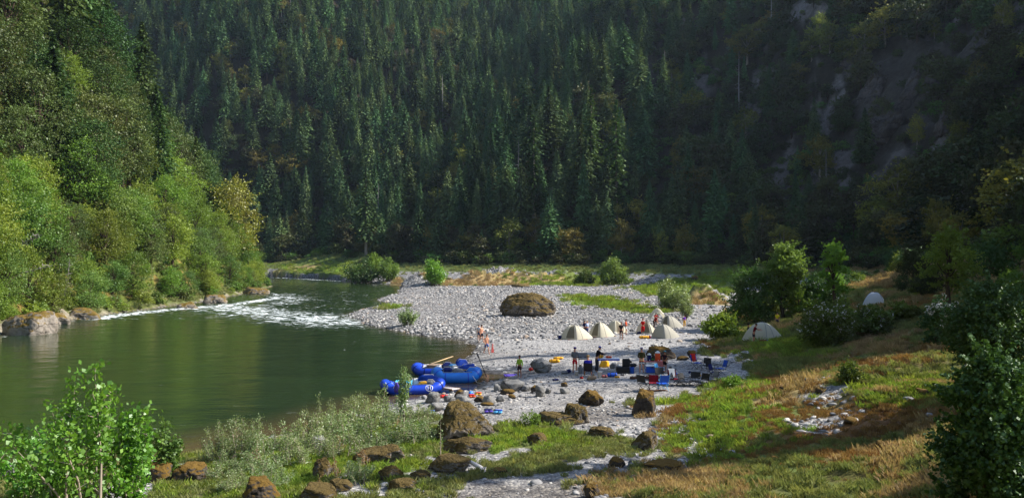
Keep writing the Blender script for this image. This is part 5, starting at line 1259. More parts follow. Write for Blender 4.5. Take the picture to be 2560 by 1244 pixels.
person(1607, 834, 796, 2.8, 'front', 'person dressed all in bright red between the tents', (190, 24, 30), 'short', (206, 26, 34), 'long', hair='dark', hat=(110, 20, 26))
person(1638, 815, 781, .4, 'reach', 'person in a red shirt holding up the pale tent fly at the back', (196, 40, 36), 'short', (60, 34, 38), 'long')
person(1634, 822, 790, 1.6, 'bend', 'person in dark red stooping over the pale tent fly at the back', (128, 22, 30), 'short', (44, 30, 34), 'long', hair='dark')
person(1711, 817, 787, .2, 'front', 'person in a purple shirt and yellow trousers below the wispy willow', (104, 60, 170), 'short', (222, 164, 40), 'long')
person(1437, 932, 867, 2.7, 'front', 'person in a grey checked shirt and red shorts at the camp stove, back turned', None, 'long', (206, 34, 50), mat_top=checked(), hair='dark', hat=(84, 62, 140))
person(1492, 930, 865, 1.9, 'reach', 'person in a black hooded top and blue cap leaning over the long camp table', (34, 28, 32), 'long', (52, 54, 64), 'long', hat=(86, 96, 176))
person(1604, 932, 868, P_ - .1, 'front', 'person in an olive jacket and striped shorts with back turned beside the drink coolers', (66, 62, 36), 'long', None, mat_bot=striped(), hat=(120, 110, 150))
person(1662, 930, 876, 2.2, 'stand', 'person in dark clothes and a teal cap standing beside the red cooler jug', (44, 22, 34), 'short', (30, 24, 30), skin=SK2, hat=(96, 160, 170))
person(1884, 860, 808, 1.5, 'reach', 'person in a maroon shirt pitching the tent on the grass', (112, 26, 36), 'short', (60, 50, 60), skin=SK)
person(1871, 857, 808, 1.2, 'front', 'person in a dark green shirt behind the one in maroon', (28, 46, 38), 'short', (44, 44, 50), skin=SK2)
person(1943, 818, 780, -.4, 'stand', 'person in a bright yellow shirt standing behind the grass tent', (226, 208, 40), 'short', (62, 66, 90), hat=(40, 40, 44))
_sb = at(1470, 938)
# ------------------------------------------------------------------ camp objects
FAB = lambda nm, *c, sub=.12: simple(nm, rgb(*c), .75, .05, 4, .12, .15, 0, sub)
C_ = dict(sand=FAB('tent_fly', 206, 200, 178, sub=.3), grey=FAB('grey_fly', 176, 172, 158, sub=.3), white=FAB('white_fly', 226, 226, 226, sub=.3), door=FAB('tent_door', 120, 112, 92), floor=FAB('tent_floor', 170, 70, 44), dkfloor=FAB('dark_floor', 44, 44, 46),
          pole=simple('pole', rgb(190, 190, 190), .35, .05, 8, 0, .5, .8), black=simple('black_plastic', rgb(30, 30, 32), .5, .15, 8, .1), blue=simple('blue_plastic', rgb(24, 82, 190), .4, .08, 5, .1), ltblue=simple('light_blue', rgb(88, 176, 228), .5, .1, 5, .1),
          white_p=simple('white_plastic', rgb(228, 228, 226), .5, .05, 6, .05), red=simple('red_plastic', rgb(206, 44, 34), .45, .08, 6, .1), orange=simple('orange_plastic', rgb(232, 84, 34), .45, .08, 6, .1), yellow=simple('yellow_vinyl', rgb(232, 168, 36), .5, .12, 5, .2),
          purple=simple('purple_foam', rgb(92, 72, 170), .8, .06, 6, .1), maroon=FAB('maroon_canvas', 120, 20, 38), navy=FAB('navy_canvas', 30, 40, 96), steel=simple('steel', rgb(150, 150, 150), .35, .1, 8, .1, .5, .9), greyc=FAB('grey_canvas', 128, 128, 130),
          wood=simple('weathered_wood', rgb(150, 128, 104), .85, .25, 3, .4), brown=simple('brown_wood', rgb(88, 60, 46), .85, .25, 3, .4), pink=simple('pale_red', rgb(190, 110, 104), .7, .1, 6, .1), drift=simple('driftwood', rgb(206, 198, 190), .85, .15, 4, .5),
          raft=simple('raft_blue', rgb(20, 66, 190), .38, .12, 2.2, .12, .5), raft2=simple('raft_sky', rgb(30, 120, 214), .38, .10, 2.2, .12, .5), rope=simple('rope', rgb(206, 200, 190), .9, .1, 20, .2), tarp=FAB('blue_tarp', 26, 62, 150), cyan=simple('cyan_vinyl', rgb(86, 196, 232), .5, .06, 5, .1), oar=simple('oar_shaft', rgb(206, 178, 132), .6, .1, 4, .1), green=simple('green_plastic', rgb(80, 130, 50), .5, .1, 5, .1))
def mpp(b): return b.y / FP
def tent(px, pyb, pyt, wpx, yaw, fly, label, group=None, floor='floor', door=True, H=None, right=1.25, left=.95, base=None, doorside=-1):
    """dome tent under a curved fly with two vestibules drawn out to pegs"""
    b = base or at(px, pyb); k = mpp(b); W = wpx * k; Hh = H or max(.9, (pyb - pyt) * k * .9)
    root = empty('tent', (b.x, b.y + .8, h1(b.x, b.y + .8) * .5 + b.z * .5), yaw, label, 'tent', group)
    half = W / (right + left); D = max(1.0, Hh * 1.05)
    nt_, nrr = 48, 12; V = [(0, 0, Hh)]
    rs = np.random.default_rng(px)
    for j in range(1, nrr + 1):
        t = j / nrr
        for i in range(nt_):
            a = 2 * PI * i / nt_; c, s = math.cos(a), math.sin(a)
            rx = half * (right if c > 0 else left); ry = D
            pw = 1.35; R = 1 / ((abs(c) / rx) ** pw + (abs(s) / ry) ** pw) ** (1 / pw)
            lng = abs(c) ** 3
            z = Hh * ((1 - t ** 2.8) * (1 - lng) + lng * (1 - t ** (1.55 if c > 0 else 2.2)))
            ridge = .045 * Hh * math.exp(-((a - PI * .5) % PI - 0) ** 2 * 30) if 0 else 0
            crease = .05 * Hh * (abs(math.cos(2 * a)) ** 6) * math.sin(PI * t)
            wr = .012 * Hh * math.sin(a * 9 + t * 6) * t * (1 - t) * 4
            V.append((R * t * c, R * t * s, max(0, z + crease + wr) + .02))
    F = [(0, 1 + i, 1 + (i + 1) % nt_) for i in range(nt_)]
    for j in range(nrr - 1):
        for i in range(nt_): F.append((1 + j * nt_ + i, 1 + (j + 1) * nt_ + i, 1 + (j + 1) * nt_ + (i + 1) % nt_, 1 + j * nt_ + (i + 1) % nt_))
    m = MB(); m.add(V, F); m.build('fly', C_[fly], root, True)
    def P(a, t, off=.012):
        c, s = math.cos(a), math.sin(a); rx = half * (right if c > 0 else left); R = 1 / ((abs(c) / rx) ** 1.35 + (abs(s) / D) ** 1.35) ** (1 / 1.35); lng = abs(c) ** 3
        z = Hh * ((1 - t ** 2.8) * (1 - lng) + lng * (1 - t ** (1.55 if c > 0 else 2.2))) + .05 * Hh * (abs(math.cos(2 * a)) ** 6) * math.sin(PI * t)
        return Vector((R * t * c, R * t * s, max(0, z) + .02 + off))
    m = MB()
    for a in (PI * .5, -PI * .5, PI * .25 * 0 - 1.05, 2.09): m.tube([P(a, t) for t in np.linspace(0, 1, 12)], .014, 5)
    m.build('seam', C_['greyc'], root)
    if door:
        a0, a1 = (-2.5, -1.75) if doorside < 0 else (-1.35, -.6)
        m = MB(); n = 8; VV = []
        for t in np.linspace(.28, .97, n):
            for a in np.linspace(a0, a1, n): VV.append(tuple(P(a, t, .02)))
        m.add(VV, [(i * n + j, i * n + j + 1, (i + 1) * n + j + 1, (i + 1) * n + j) for i in range(n - 1) for j in range(n - 1)]); m.build('door', C_['door'] if fly != 'white' else C_['dkfloor'], root, True)
    m = MB(); m.box((half * .1, -D * .1, .012), (half * 1.25, D * 1.5, .03)); m.build('groundsheet', C_[floor], root)
    m = MB()
    for sx in (1, -1):
        e = Vector((half * (right if sx > 0 else left), 0, .05)); m.tube([e, e + Vector((.5 * sx, 0, -.05))], .008, 4)
    m.build('guyline', C_['rope'], root)
    return root
g = 'dome tents pitched on the shingle'
tent(1437, 848, 811, 88, .12, 'sand', 'leftmost sand-coloured tent with its door flap tied, blue bag at its foot', g)
tent(1502, 842, 804, 68, -.1, 'sand', 'second tent from the left with a grey front panel and bright right side', g, door=True)
tent(1541, 832, 800, 56, -.2, 'sand', 'third tent from the left, partly hidden behind the second', g, doorside=1)
tent(1616, 834, 802, 62, .45, 'sand', 'creamy tent with an unfinished dark left end behind the person in red', g, floor='dkfloor', doorside=-1)
tent(1660, 845, 808, 74, .0, 'grey', 'smooth grey tent in front, its fly drawn to a long point on the right', g, 'dkfloor', door=False, right=1.45, left=.9)
tent(1674, 819, 787, 60, -.1, 'grey', 'grey tent furthest back of the group, right of the raised fly', g, 'dkfloor', right=1.5, left=.8)
tent(1672, 771, 754, 26, .5, 'white', 'small white tent with a dark doorway alone behind the others', None, 'dkfloor')
tent(1916, 853, 803, 108, -.1, 'sand', 'large cream tent being pitched on the grass above the camp', None, 'dkfloor', door=False, right=1.3, left=1.3)
tent(2196, 763, 727, 62, .3, 'white', 'pale grey-white tent high on the shaded slope among bushes', None, 'dkfloor', door=False, right=.9, left=1.0)
# raised, half-pitched fly
b = at(1652, 812); b.y += 1.5; root = empty('tent_fly', (b.x, b.y, h1(b.x, b.y)), .2, 'billowing cream tent fly held up by the two people in red', 'tent fly')
n = 14; V = []
for i in range(n):
    for j in range(n):
        u = i / (n - 1); v = j / (n - 1); V.append((-1.0 + 1.9 * u, -.5 + 1.0 * v + .1 * math.sin(u * 7), .25 + 1.35 * math.sin(PI * min(1, u * .9 + .08)) * (.75 + .25 * math.sin(v * 3.1)) + .10 * math.sin(u * 11 + v * 5)))
m = MB(); m.add(V, [(i * n + j, i * n + j + 1, (i + 1) * n + j + 1, (i + 1) * n + j) for i in range(n - 1) for j in range(n - 1)]); o = m.build('cloth', C_['sand'], root, True)
m = MB(); m.tube([(-1.1, 0, 0), (-.6, 0, 1.1), (0, 0, 1.62), (.6, 0, 1.1), (1.0, 0, 0)], .012, 5); m.build('pole', C_['pole'], root)
def bag(px, pyb, wpx, hpx, mat, label, nm='bag', cat='bag', yaw=0, group=None, strap='black', base=None, lift=0, end=None, seed=0):
    """soft roll bag: bulging body, rolled ends, two straps and a handle"""
    b = base or at(px, pyb); k = mpp(b); W = wpx * k; H = max(.14, hpx * k * .8)
    root = empty(nm, (b.x, b.y, b.z + lift), yaw, label, cat, group)
    r = random.Random(px + seed); m = MB(); R = H * .5
    xs = [-.5, -.47, -.4, -.2, 0, .2, .4, .47, .5]
    m.tube([(x * W, r.uniform(-.02, .02), R * .92) for x in xs], [R * .35, R * .75, R * .95, R, R * r.uniform(.92, 1.04), R, R * .95, R * .75, R * .35], 14, True, .85)
    m.build('body', C_[mat], root, True)
    for x in (-.25, .25):
        s = MB(); s.lathe((0, 0, 0), [(R * 1.0, -.02), (R * 1.03, -.02), (R * 1.03, .02), (R * 1.0, .02)], 16, False); o = s.build('strap', C_[strap], root); o.rotation_euler = (0, PI / 2, 0); o.location = (x * W, 0, R * .92); o.scale = (.88, 1, 1)
    s = MB(); s.tube([(-.12 * W, 0, R * 1.75), (-.06 * W, 0, R * 2.05), (.06 * W, 0, R * 2.05), (.12 * W, 0, R * 1.75)], .012, 5); s.build('handle', C_[strap], root)
    if end: s = MB(); s.tube([(.38 * W, 0, R * .92), (.5 * W, 0, R * .92), (.54 * W, 0, R * .92)], [R * .97, R * .8, R * .3], 12); s.build('end_cap', C_[end], root, True)
    return root
bag(1386, 906, 26, 13, 'yellow', 'yellow dry bag lying behind the charcoal boulder, the nearer one', 'dry_bag', 'dry bag')
bag(1396, 898, 24, 10, 'yellow', 'yellow dry bag lying behind the charcoal boulder, the further one', 'dry_bag', 'dry bag', .2)
bag(1612, 846, 28, 11, 'yellow', 'yellow roll bag with a red end in front of the grey tent', 'dry_bag', 'dry bag', 0, end='maroon')
bag(1402, 847, 13, 13, 'navy', 'blue stuffed bag at the left foot of the leftmost tent', yaw=.4)
bag(1531, 942, 26, 16, 'blue', 'blue slumped bag on the shaded gravel by the white bucket', yaw=.25)
bag(1543, 944, 12, 7, 'yellow', 'small yellow-green bag against the blue slumped one', yaw=-.3)
bag(1510, 943, 16, 10, 'pink', 'pale pinkish bag between the white bucket and the blue bag')
bag(1600, 834, 14, 8, 'navy', 'dark blue bag at the feet of the person in red', yaw=.3)
bag(1411, 934, 16, 11, 'greyc', 'grey bag lying left of the person in red shorts', yaw=.3)
bag(1422, 932, 10, 14, 'navy', 'blue and white bag standing against the grey one', yaw=1.2, strap='white_p')
bag(1389, 951, 16, 6, 'navy', 'flat navy bag alone on the shaded gravel', yaw=.1)
bag(1661, 771, 9, 7, 'navy', 'blue bag beside the small white tent', yaw=.3)
bag(1666, 772, 8, 4, 'orange', 'orange stuff sack in front of the small white tent', yaw=.1)
bag(1909, 857, 22, 12, 'maroon', 'red and blue bag in front of the tent on the grass', yaw=.1, end='blue')
bag(1942, 852, 18, 9, 'yellow', 'dark yellow bag at the right end of the tent on the grass', yaw=-.1, end='black')
bag(1108, 994, 24, 12, 'red', 'red dry bag lying on the rocks beside the front raft', 'dry_bag', 'dry bag', .35)
bag(1328, 926, 12, 12, 'red', 'round red bag half hidden by the charcoal boulder', yaw=.8)
bag(1586, 911, 15, 14, 'black', 'black rucksack on the blue bucket', yaw=.2, lift=.38, base=at(1582, 932))
# life vests
def vest(px, pyb, wpx, mat, mat2, label, yaw=0):
    b = at(px, pyb); W = wpx * mpp(b); root = empty('life_vest', (b.x, b.y, b.z + .03), yaw, label, 'life vest', 'life vests left on the ground')
    for s in (-1, 1):
        m = MB(); m.box((s * W * .25, 0, .05), (W * .42, W * .7, .10), bev=.03, rz=.1 * s); m.build('front_panel', C_[mat], root, True)
    m = MB(); m.box((0, W * .32, .10), (W * .9, W * .35, .08), bev=.03); m.build('back_panel', C_[mat2], root, True)
    m = MB(); m.box((0, -.08, .115), (W, .04, .01)); m.box((0, .06, .115), (W, .04, .01)); m.build('strap', C_['black'], root)
vest(1180, 993, 17, 'orange', 'red', 'red life vest on the rocks below the back rafts', .3)
vest(1195, 988, 17, 'yellow', 'orange', 'yellow life vest right of the red one on the rocks', -.2)
vest(1079, 1034, 18, 'ltblue', 'blue', 'bright blue life vest left of the large slanting boulder')
vest(1221, 1031, 22, 'purple', 'navy', 'dark blue life vest right of the large slanting boulder', .2)
vest(1245, 1033, 22, 'ltblue', 'blue', 'lighter blue life vest right of the dark blue one', -.2)
# mat
b = at(1277, 939); k = mpp(b); root = empty('foam_mat', (b.x, b.y, b.z + .02), .15, 'purple foam mat lying on the gravel by the person in green', 'mat')
m = MB(); m.box((0, 0, .03), (33 * k, .9, .05), bev=.02); m.build('pad', C_['purple'], root); m = MB(); m.box((-.3, 0, .06), (.03, .92, .012)); m.box((.3, 0, .06), (.03, .92, .012)); m.build('strap', C_['navy'], root)
# buckets, jugs, coolers
def bucket(px, pyb, wpx, hpx, mat, label, lid=None, base=None, dx=0, badge=None):
    b = base or at(px, pyb); k = mpp(b); R = wpx * k / 2; H = hpx * k
    root = empty('bucket', b + Vector((dx, 0, 0)), 0, label, 'bucket'); m = MB()
    m.lathe((0, 0, 0), [(R * .82, 0), (R * .98, H * .95), (R * 1.04, H * .95), (R * 1.04, H), (R * .93, H), (R * .8, .03)], 18, True); m.build('body', C_[mat], root, True)
    m = MB(); m.tube([(R * math.cos(a), 0, H * .93 - R * 1.0 * math.sin(a)) for a in np.linspace(0, PI, 10)], .006, 4); o = m.build('handle', C_['steel'], root); o.location = (0, -R * .1, 0)
    if lid: m = MB(); m.lathe((0, 0, H), [(R * 1.06, -.02), (R * 1.06, .03), (R * .9, .035)], 18); m.build('lid', C_[lid], root)
    if badge: m = MB(); m.lathe((0, 0, H * .3), [(R * .895, 0), (R * .955, H * .4)], 18, False); o = m.build('badge', C_[badge], root); o.scale = (1.0, 1.03, 1)
bucket(1500, 943, 12, 15, 'white_p', 'white bucket with a dark label under the long table')
bucket(1442, 938, 8, 11, 'white_p', 'small white bucket by the feet of the person in red shorts')
bucket(1580, 933, 12, 16, 'blue', 'blue bucket against the black box')
bucket(1478, 928, 7, 9, 'white_p', 'white tub behind the camp chair')
def jug(px, pyb, wpx, hpx, body, lid, label, base, lift):
    k = mpp(base); R = wpx * k / 2; H = hpx * k
    root = empty('drink_jug', base + Vector((0, 0, lift)), 0, label, 'drink jug'); m = MB()
    m.lathe((0, 0, 0), [(R * .92, 0), (R, .03), (R, H * .74), (R * .9, H * .8)], 18); m.build('body', C_[body], root, True)
    m = MB(); m.lathe((0, 0, H * .8), [(R * 1.02, -.02), (R * 1.02, .03), (R * .85, .06), (R * .4, .09), (R * .38, H * .2)], 18); m.build('lid', C_[lid], root, True)
    m = MB(); m.tube([(0, -R, .08), (0, -R - .06, .08), (0, -R - .06, .04)], .018, 6); m.build('spigot', C_['white_p'], root)
    for s in (-1, 1): m = MB(); m.tube([(s * R, 0, H * .7), (s * (R + .05), 0, H * .62), (s * R, 0, H * .5)], .014, 5); m.build('handle', C_[lid], root)
def cooler(px, pyb, wpx, hpx, dep, body, lid, label, yaw=0, nm='cooler', base=None, open_=False):
    b = base or at(px, pyb); k = mpp(b); W = wpx * k; H = hpx * k
    root = empty(nm, (b.x, b.y + dep / 2, b.z), yaw, label, 'cooler' if nm == 'cooler' else 'box'); m = MB()
    m.box((0, 0, H * .42), (W, dep, H * .84), bev=.04); m.build('body', C_[body], root)
    m = MB()
    if open_: m.box((W * .08, dep * .5 + .03, H * .84 + W * .40), (W * .9, .06, W * .8), rx=-.15, bev=.02)
    else: m.box((0, 0, H * .92), (W * 1.03, dep * 1.05, H * .16), bev=.03)
    m.build('lid', C_[lid], root)
    for s in (-1, 1): m = MB(); m.tube([(s * W * .5, -dep * .2, H * .6), (s * (W * .5 + .05), -dep * .18, H * .66), (s * (W * .5 + .05), dep * .18, H * .66), (s * W * .5, dep * .2, H * .6)], .018, 5); m.build('handle', C_['white_p' if lid == 'white_p' else 'black'], root)
    m = MB(); m.box((0, -dep / 2 - .012, H * .78), (.12, .025, .07)); m.build('latch', C_['black'], root)
    return root
cooler(1631, 932, 30, 19, .45, 'blue', 'white_p', 'blue cooler box with a white lid in front of the drink jugs')
bb = at(1560, 933); cooler(1560, 933, 34, 15, .6, 'black', 'black', 'low black box at the left of the blue bucket', nm='dry_box')
k = mpp(bb); root = empty('open_case', (bb.x + 8 * k, bb.y + .5, bb.z + .36), 0, 'tall black case standing open on the low black box', 'case'); m = MB(); m.box((0, 0, 10 * k), (19 * k, .22, 21 * k), bev=.05, rx=-.1); m.build('shell', C_['black'], root); m = MB(); m.box((0, -.13, 10 * k), (14 * k, .02, 16 * k), rx=-.1); m.build('panel', C_['dkfloor'], root)
def table(px, pyb, pyt, wpx, dep, mat, label, yaw=0, legs='steel', base=None, cloth_=None, tile=None):
    b = base or at(px, pyb); k = mpp(b); W = wpx * k; H = min(.85, (pyb - pyt) * k)
    root = empty('camp_table', (b.x, b.y + dep * .5, b.z), yaw, label, 'table'); m = MB()
    m.box((0, 0, H), (W, dep, .04), bev=.01); m.build('top', C_[mat], root)
    for sx in (-1, 1):
        for sy in (-1, 1): m = MB(); m.tube([(sx * W * .44, sy * dep * .4, 0), (sx * W * .47, sy * dep * .42, H - .02)], .016, 6); m.build('leg', C_[legs], root)
    for sx in (-1, 1): m = MB(); m.tube([(sx * W * .45, -dep * .4, H * .35), (sx * W * .45, dep * .4, H * .35)], .01, 5); m.build('brace', C_[legs], root)
    if cloth_: m = MB(); m.box((0, -dep / 2 - .012, H - .05), (W * .98, .015, .1)); m.build('skirt', C_[cloth_], root)
    return root, H
tb = at(1522, 930); root, TH = table(1522, 930, 896, 56, .7, 'white_p', 'long folding camp table with a blue and white edge', 0, cloth_='blue')
def on(px, base, dy, z): k = mpp(base); return Vector(((px - 1280) / FP * base.y, base.y + dy, base.z + z))
bag(1523, 0, 14, 8, 'orange', 'orange bundle on the long camp table', base=on(1523, tb, .3, TH + .02))
bag(1502, 0, 14, 12, 'yellow', 'yellow-orange bag in the hands of the person at the long table', base=on(1502, tb, .3, TH + .02))
k = mpp(tb)
def heap(nm, px, pyb, wpx, hpx, mat, label, cat, seed, dy=0, flat=.8):
    b = at(px, pyb); kk = mpp(b); me = rock_mesh(nm, seed, 3, 6, .16, .35); me.transform(Matrix.Diagonal((wpx * kk, wpx * kk * flat, hpx * kk, 1))); me.transform(Matrix.Translation((0, 0, hpx * kk * .42)))
    me.polygons.foreach_set('use_smooth', [True] * len(me.polygons))
    o = obj(nm, me, C_[mat], None, (b.x, b.y + dy, b.z)); return tag(o, label, cat)
heap('tarp', 1512, 918, 26, 20, 'yellow', 'crumpled yellow tarpaulin hanging under the long table', 'tarpaulin', 61, .3)
heap('tarp', 1535, 921, 20, 16, 'greyc', 'grey covered bundle right of the yellow tarpaulin', 'bundle', 62, .2)
heap('tarp', 1548, 924, 12, 14, 'white_p', 'pale sack beside the grey covered bundle', 'sack', 63, .2)
heap('tarp', 1490, 924, 26, 9, 'greyc', 'flat grey bundle behind the seated person', 'bundle', 64, .6)
# stove on stand
sb = at(1459, 931); k = mpp(sb); root = empty('camp_stove', (sb.x, sb.y + .3, sb.z), .1, 'grey two-burner camp stove with raised lid on a tall stand', 'stove')
m = MB(); m.box((0, 0, .88), (.62, .36, .12), bev=.02); m.build('body', C_['steel'], root); m = MB(); m.box((0, .18, 1.08), (.62, .02, .3), rx=-.2); m.build('lid', C_['greyc'], root)
for s in (-1, 1): m = MB(); m.box((s * .33, .02, 1.02), (.015, .3, .2)); m.build('wind_screen', C_['greyc'], root); m = MB(); m.lathe((s * .15, 0, .945), [(.09, 0), (.09, .02), (.03, .025)], 12); m.build('burner', C_['black'], root)
for sx in (-1, 1):
    for sy in (-1, 1): m = MB(); m.tube([(sx * .34, sy * .2, 0), (sx * .27, sy * .14, .82)], .014, 5); m.build('leg', C_['steel'], root)
# gas bottle
b = at(1451, 932); root = empty('gas_bottle', b, 0, 'pale grey gas bottle under the camp stove', 'gas bottle'); m = MB(); m.lathe((0, 0, 0), [(.13, 0), (.15, .04), (.15, .32), (.1, .42), (.04, .45)], 16); m.build('tank', C_['greyc'], root, True); m = MB(); m.lathe((0, 0, .42), [(.09, 0), (.09, .12)], 12, False); m.build('collar', C_['steel'], root)
# red table with jugs
rb = at(1640, 926); rb.y += .9; root, RH = table(1640, 0, 0, 46, .6, 'pink', 'low reddish table carrying the drink jugs', base=Vector((rb.x, rb.y, h1(rb.x, rb.y))), legs='black') if False else (None, 0)
rb.z = h1(rb.x, rb.y); root = empty('camp_table', rb, 0, 'low reddish table carrying the drink jugs', 'table'); k = mpp(rb)
m = MB(); m.box((0, 0, .5), (50 * k, .6, .05), bev=.01); m.build('top', C_['pink'], root)
for sx in (-1, 1):
    for sy in (-1, 1): m = MB(); m.tube([(sx * 22 * k, sy * .25, 0), (sx * 21 * k, sy * .24, .48)], .02, 6); m.build('leg', C_['black'], root)
m = MB(); m.box((14 * k, -.31, .32), (16 * k, .02, .36), ry=.12); m.build('skirt', C_['pink'], root)
jug(1623, 0, 10, 19, 'navy', 'white_p', 'navy blue drink jug with a white lid on the reddish table', Vector(((1623 - 1280) / FP * rb.y, rb.y, rb.z)), .525)
jug(1644, 0, 13, 25, 'orange', 'white_p', 'large orange drink jug with a white lid on the reddish table', Vector(((1644 - 1280) / FP * rb.y, rb.y, rb.z)), .525)
b = Vector(((1632 - 1280) / FP * rb.y, rb.y + .05, rb.z + .525)); root = empty('basin', b, 0, 'green basin between the two drink jugs', 'basin'); m = MB(); m.lathe((0, 0, 0), [(.1, 0), (.17, .12), (.18, .12), (.16, .1)], 16); m.build('bowl', C_['green'], root, True); m = MB(); m.lathe((0, 0, .115), [(.175, 0), (.195, .01), (.175, .02)], 16, False); m.build('rim', C_['green'], root)
# chairs
def chair_parts(seatm, frame, low=False):
    W, D, SH, BH = .52, .5, (.4 if not low else .26), (.88 if not low else .7)
    root = empty('folding_chair', (0, 0, 0), 0)
    n = 7; V = [(-W / 2 + W * i / (n - 1), -D / 2 + D * j / (n - 1), SH - .05 * math.sin(PI * i / (n - 1)) * math.sin(PI * (j + .3) / (n))) for j in range(n) for i in range(n)]
    F = [(j * n + i, j * n + i + 1, (j + 1) * n + i + 1, (j + 1) * n + i) for j in range(n - 1) for i in range(n - 1)]
    V2 = V + [(a, b_, c - .02) for a, b_, c in V]; F2 = F + [tuple(q + n * n for q in reversed(f)) for f in F]
    m = MB(); m.add(V2, F2); m.build('seat', seatm, root, True)
    V = [(-W / 2 + W * i / (n - 1), D / 2 + .02 + .12 * j / (n - 1) + .04 * math.sin(PI * i / (n - 1)), SH + .08 + (BH - SH - .08) * j / (n - 1)) for j in range(n) for i in range(n)]
    V2 = V + [(a, b_ + .02, c) for a, b_, c in V]; m = MB(); m.add(V2, F2); m.build('backrest', seatm, root, True)
    for sx in (-1, 1):
        m = MB(); m.tube([(sx * W / 2, D / 2 - .02, SH - .1), (sx * W / 2, D / 2 + .16, BH + .02)], .013, 5); m.build('back_post', frame, root)
        m = MB(); m.tube([(sx * W / 2, -D / 2, 0), (sx * W / 2, D / 2, SH)], .012, 5); m.build('leg', frame, root)
        m = MB(); m.tube([(sx * W / 2, D / 2, 0), (sx * W / 2, -D / 2, SH)], .012, 5); m.build('leg', frame, root)
        m = MB(); m.box((sx * W / 2, 0, SH + .2), (.05, D, .025)); m.build('armrest', frame, root)
        m = MB(); m.tube([(sx * W / 2, -D / 2 + .02, SH), (sx * W / 2, -D / 2 + .02, SH + .2)], .011, 5); m.build('arm_post', frame, root)
    m = MB(); m.tube([(-W / 2, -D / 2, .02), (W / 2, D / 2 - .02, SH - .02)], .01, 5); m.tube([(W / 2, -D / 2, .02), (-W / 2, D / 2 - .02, SH - .02)], .01, 5); m.build('cross_brace', frame, root)
    return root
PROT = {}
def chair(px, pyb, yaw, col, label, frame='black', group='folding camp chairs', s=1.0, base=None, low=False):
    key = (col, frame, low); b = base or at(px, pyb)
    if key not in PROT: r = chair_parts(C_[col], C_[frame], low); PROT[key] = r
    else:
        src = PROT[key]; r = src.copy(); COL.objects.link(r)
        for ch in src.children: c = ch.copy(); COL.objects.link(c); c.parent = r
    r.location = b; r.rotation_euler = (0, 0, yaw); r.scale = (s,) * 3
    return tag(r, label, 'chair', group)
chair(1611, 975, 2.4, 'black', 'black folding chair directly behind the tall dark boulder, leftmost of the row')
chair(1635, 974, 2.9, 'maroon', 'maroon folding chair in the front row by the tall dark boulder')
chair(1656, 975, 3.3, 'blue', 'blue folding chair with pale arms right of the maroon one', 'ltblue')
chair(1655, 958, .3, 'black', 'black folding chair behind the blue front-row one')
chair(1685, 963, .2, 'maroon', 'maroon folding chair with a towel over its back', s=.95)
chair(1699, 962, 1.2, 'black', 'black low chair right of the towel-draped one', low=True)
chair(1716, 965, .8, 'black', 'black low chair, third from the right end of the low row', low=True)
chair(1736, 962, -.4, 'black', 'black low chair in the middle of the low row', low=True)
chair(1754, 966, -.9, 'black', 'black low chair, second from the right end of the low row', low=True)
chair(1776, 958, -1.3, 'greyc', 'grey low chair at the right end of the low row', low=True)
chair(1743, 921, .6, 'blue', 'blue chair with a red towel, standing alone right of the coolers')
chair(1764, 926, -.6, 'black', 'black folding chair behind the low row, left of the blue ones', s=.9)
chair(1780, 934, .5, 'black', 'black folding chair in the tangle at the right edge of camp', s=.9)
chair(1800, 936, -1.4, 'blue', 'upright blue folding chair at the far right end of camp')
chair(1788, 944, .9, 'navy', 'navy folding chair in front of the upright blue one', s=.9)
chair(1650, 936, .9, 'ltblue', 'light blue small chair in front of the blue cooler box', 'ltblue', s=.75)
def towel(base_obj, mat, label):
    b = base_obj.location; root = empty('towel', (b.x, b.y, b.z), base_obj.rotation_euler.z, label, 'towel'); s = base_obj.scale[0]
    m = MB(); m.box((0, .30 * s, .70 * s), (.34, .02, .5), rx=-.25); m.build('front_fold', C_[mat], root); m = MB(); m.box((0, .42 * s, .74 * s), (.34, .02, .42), rx=-.25); m.build('back_fold', C_[mat], root)
towel(PROT[('maroon', 'black', False)], 'maroon', 'dark towel hanging over the maroon chair') if False else None
for ob in [o for o in COL.objects if o.get('label') == 'maroon folding chair with a towel over its back']: towel(ob, 'white_p', 'white towel draped over the maroon chair')
for ob in [o for o in COL.objects if o.get('label') == 'blue chair with a red towel, standing alone right of the coolers']: towel(ob, 'red', 'red towel draped over the blue chair right of the coolers')
# seated person
sc_ = at(1470, 941); chair(0, 0, PI - .1, 'black', 'black camp chair under the seated person in blue', base=sc_)
person(1470, 941, 888, PI - .1, 'sit', 'person in a royal blue shirt sitting in a camp chair with back turned', (40, 40, 150), 'short', (70, 40, 60), 'short', hair='fair', base=Vector((sc_.x, sc_.y + .02, sc_.z + .0)))
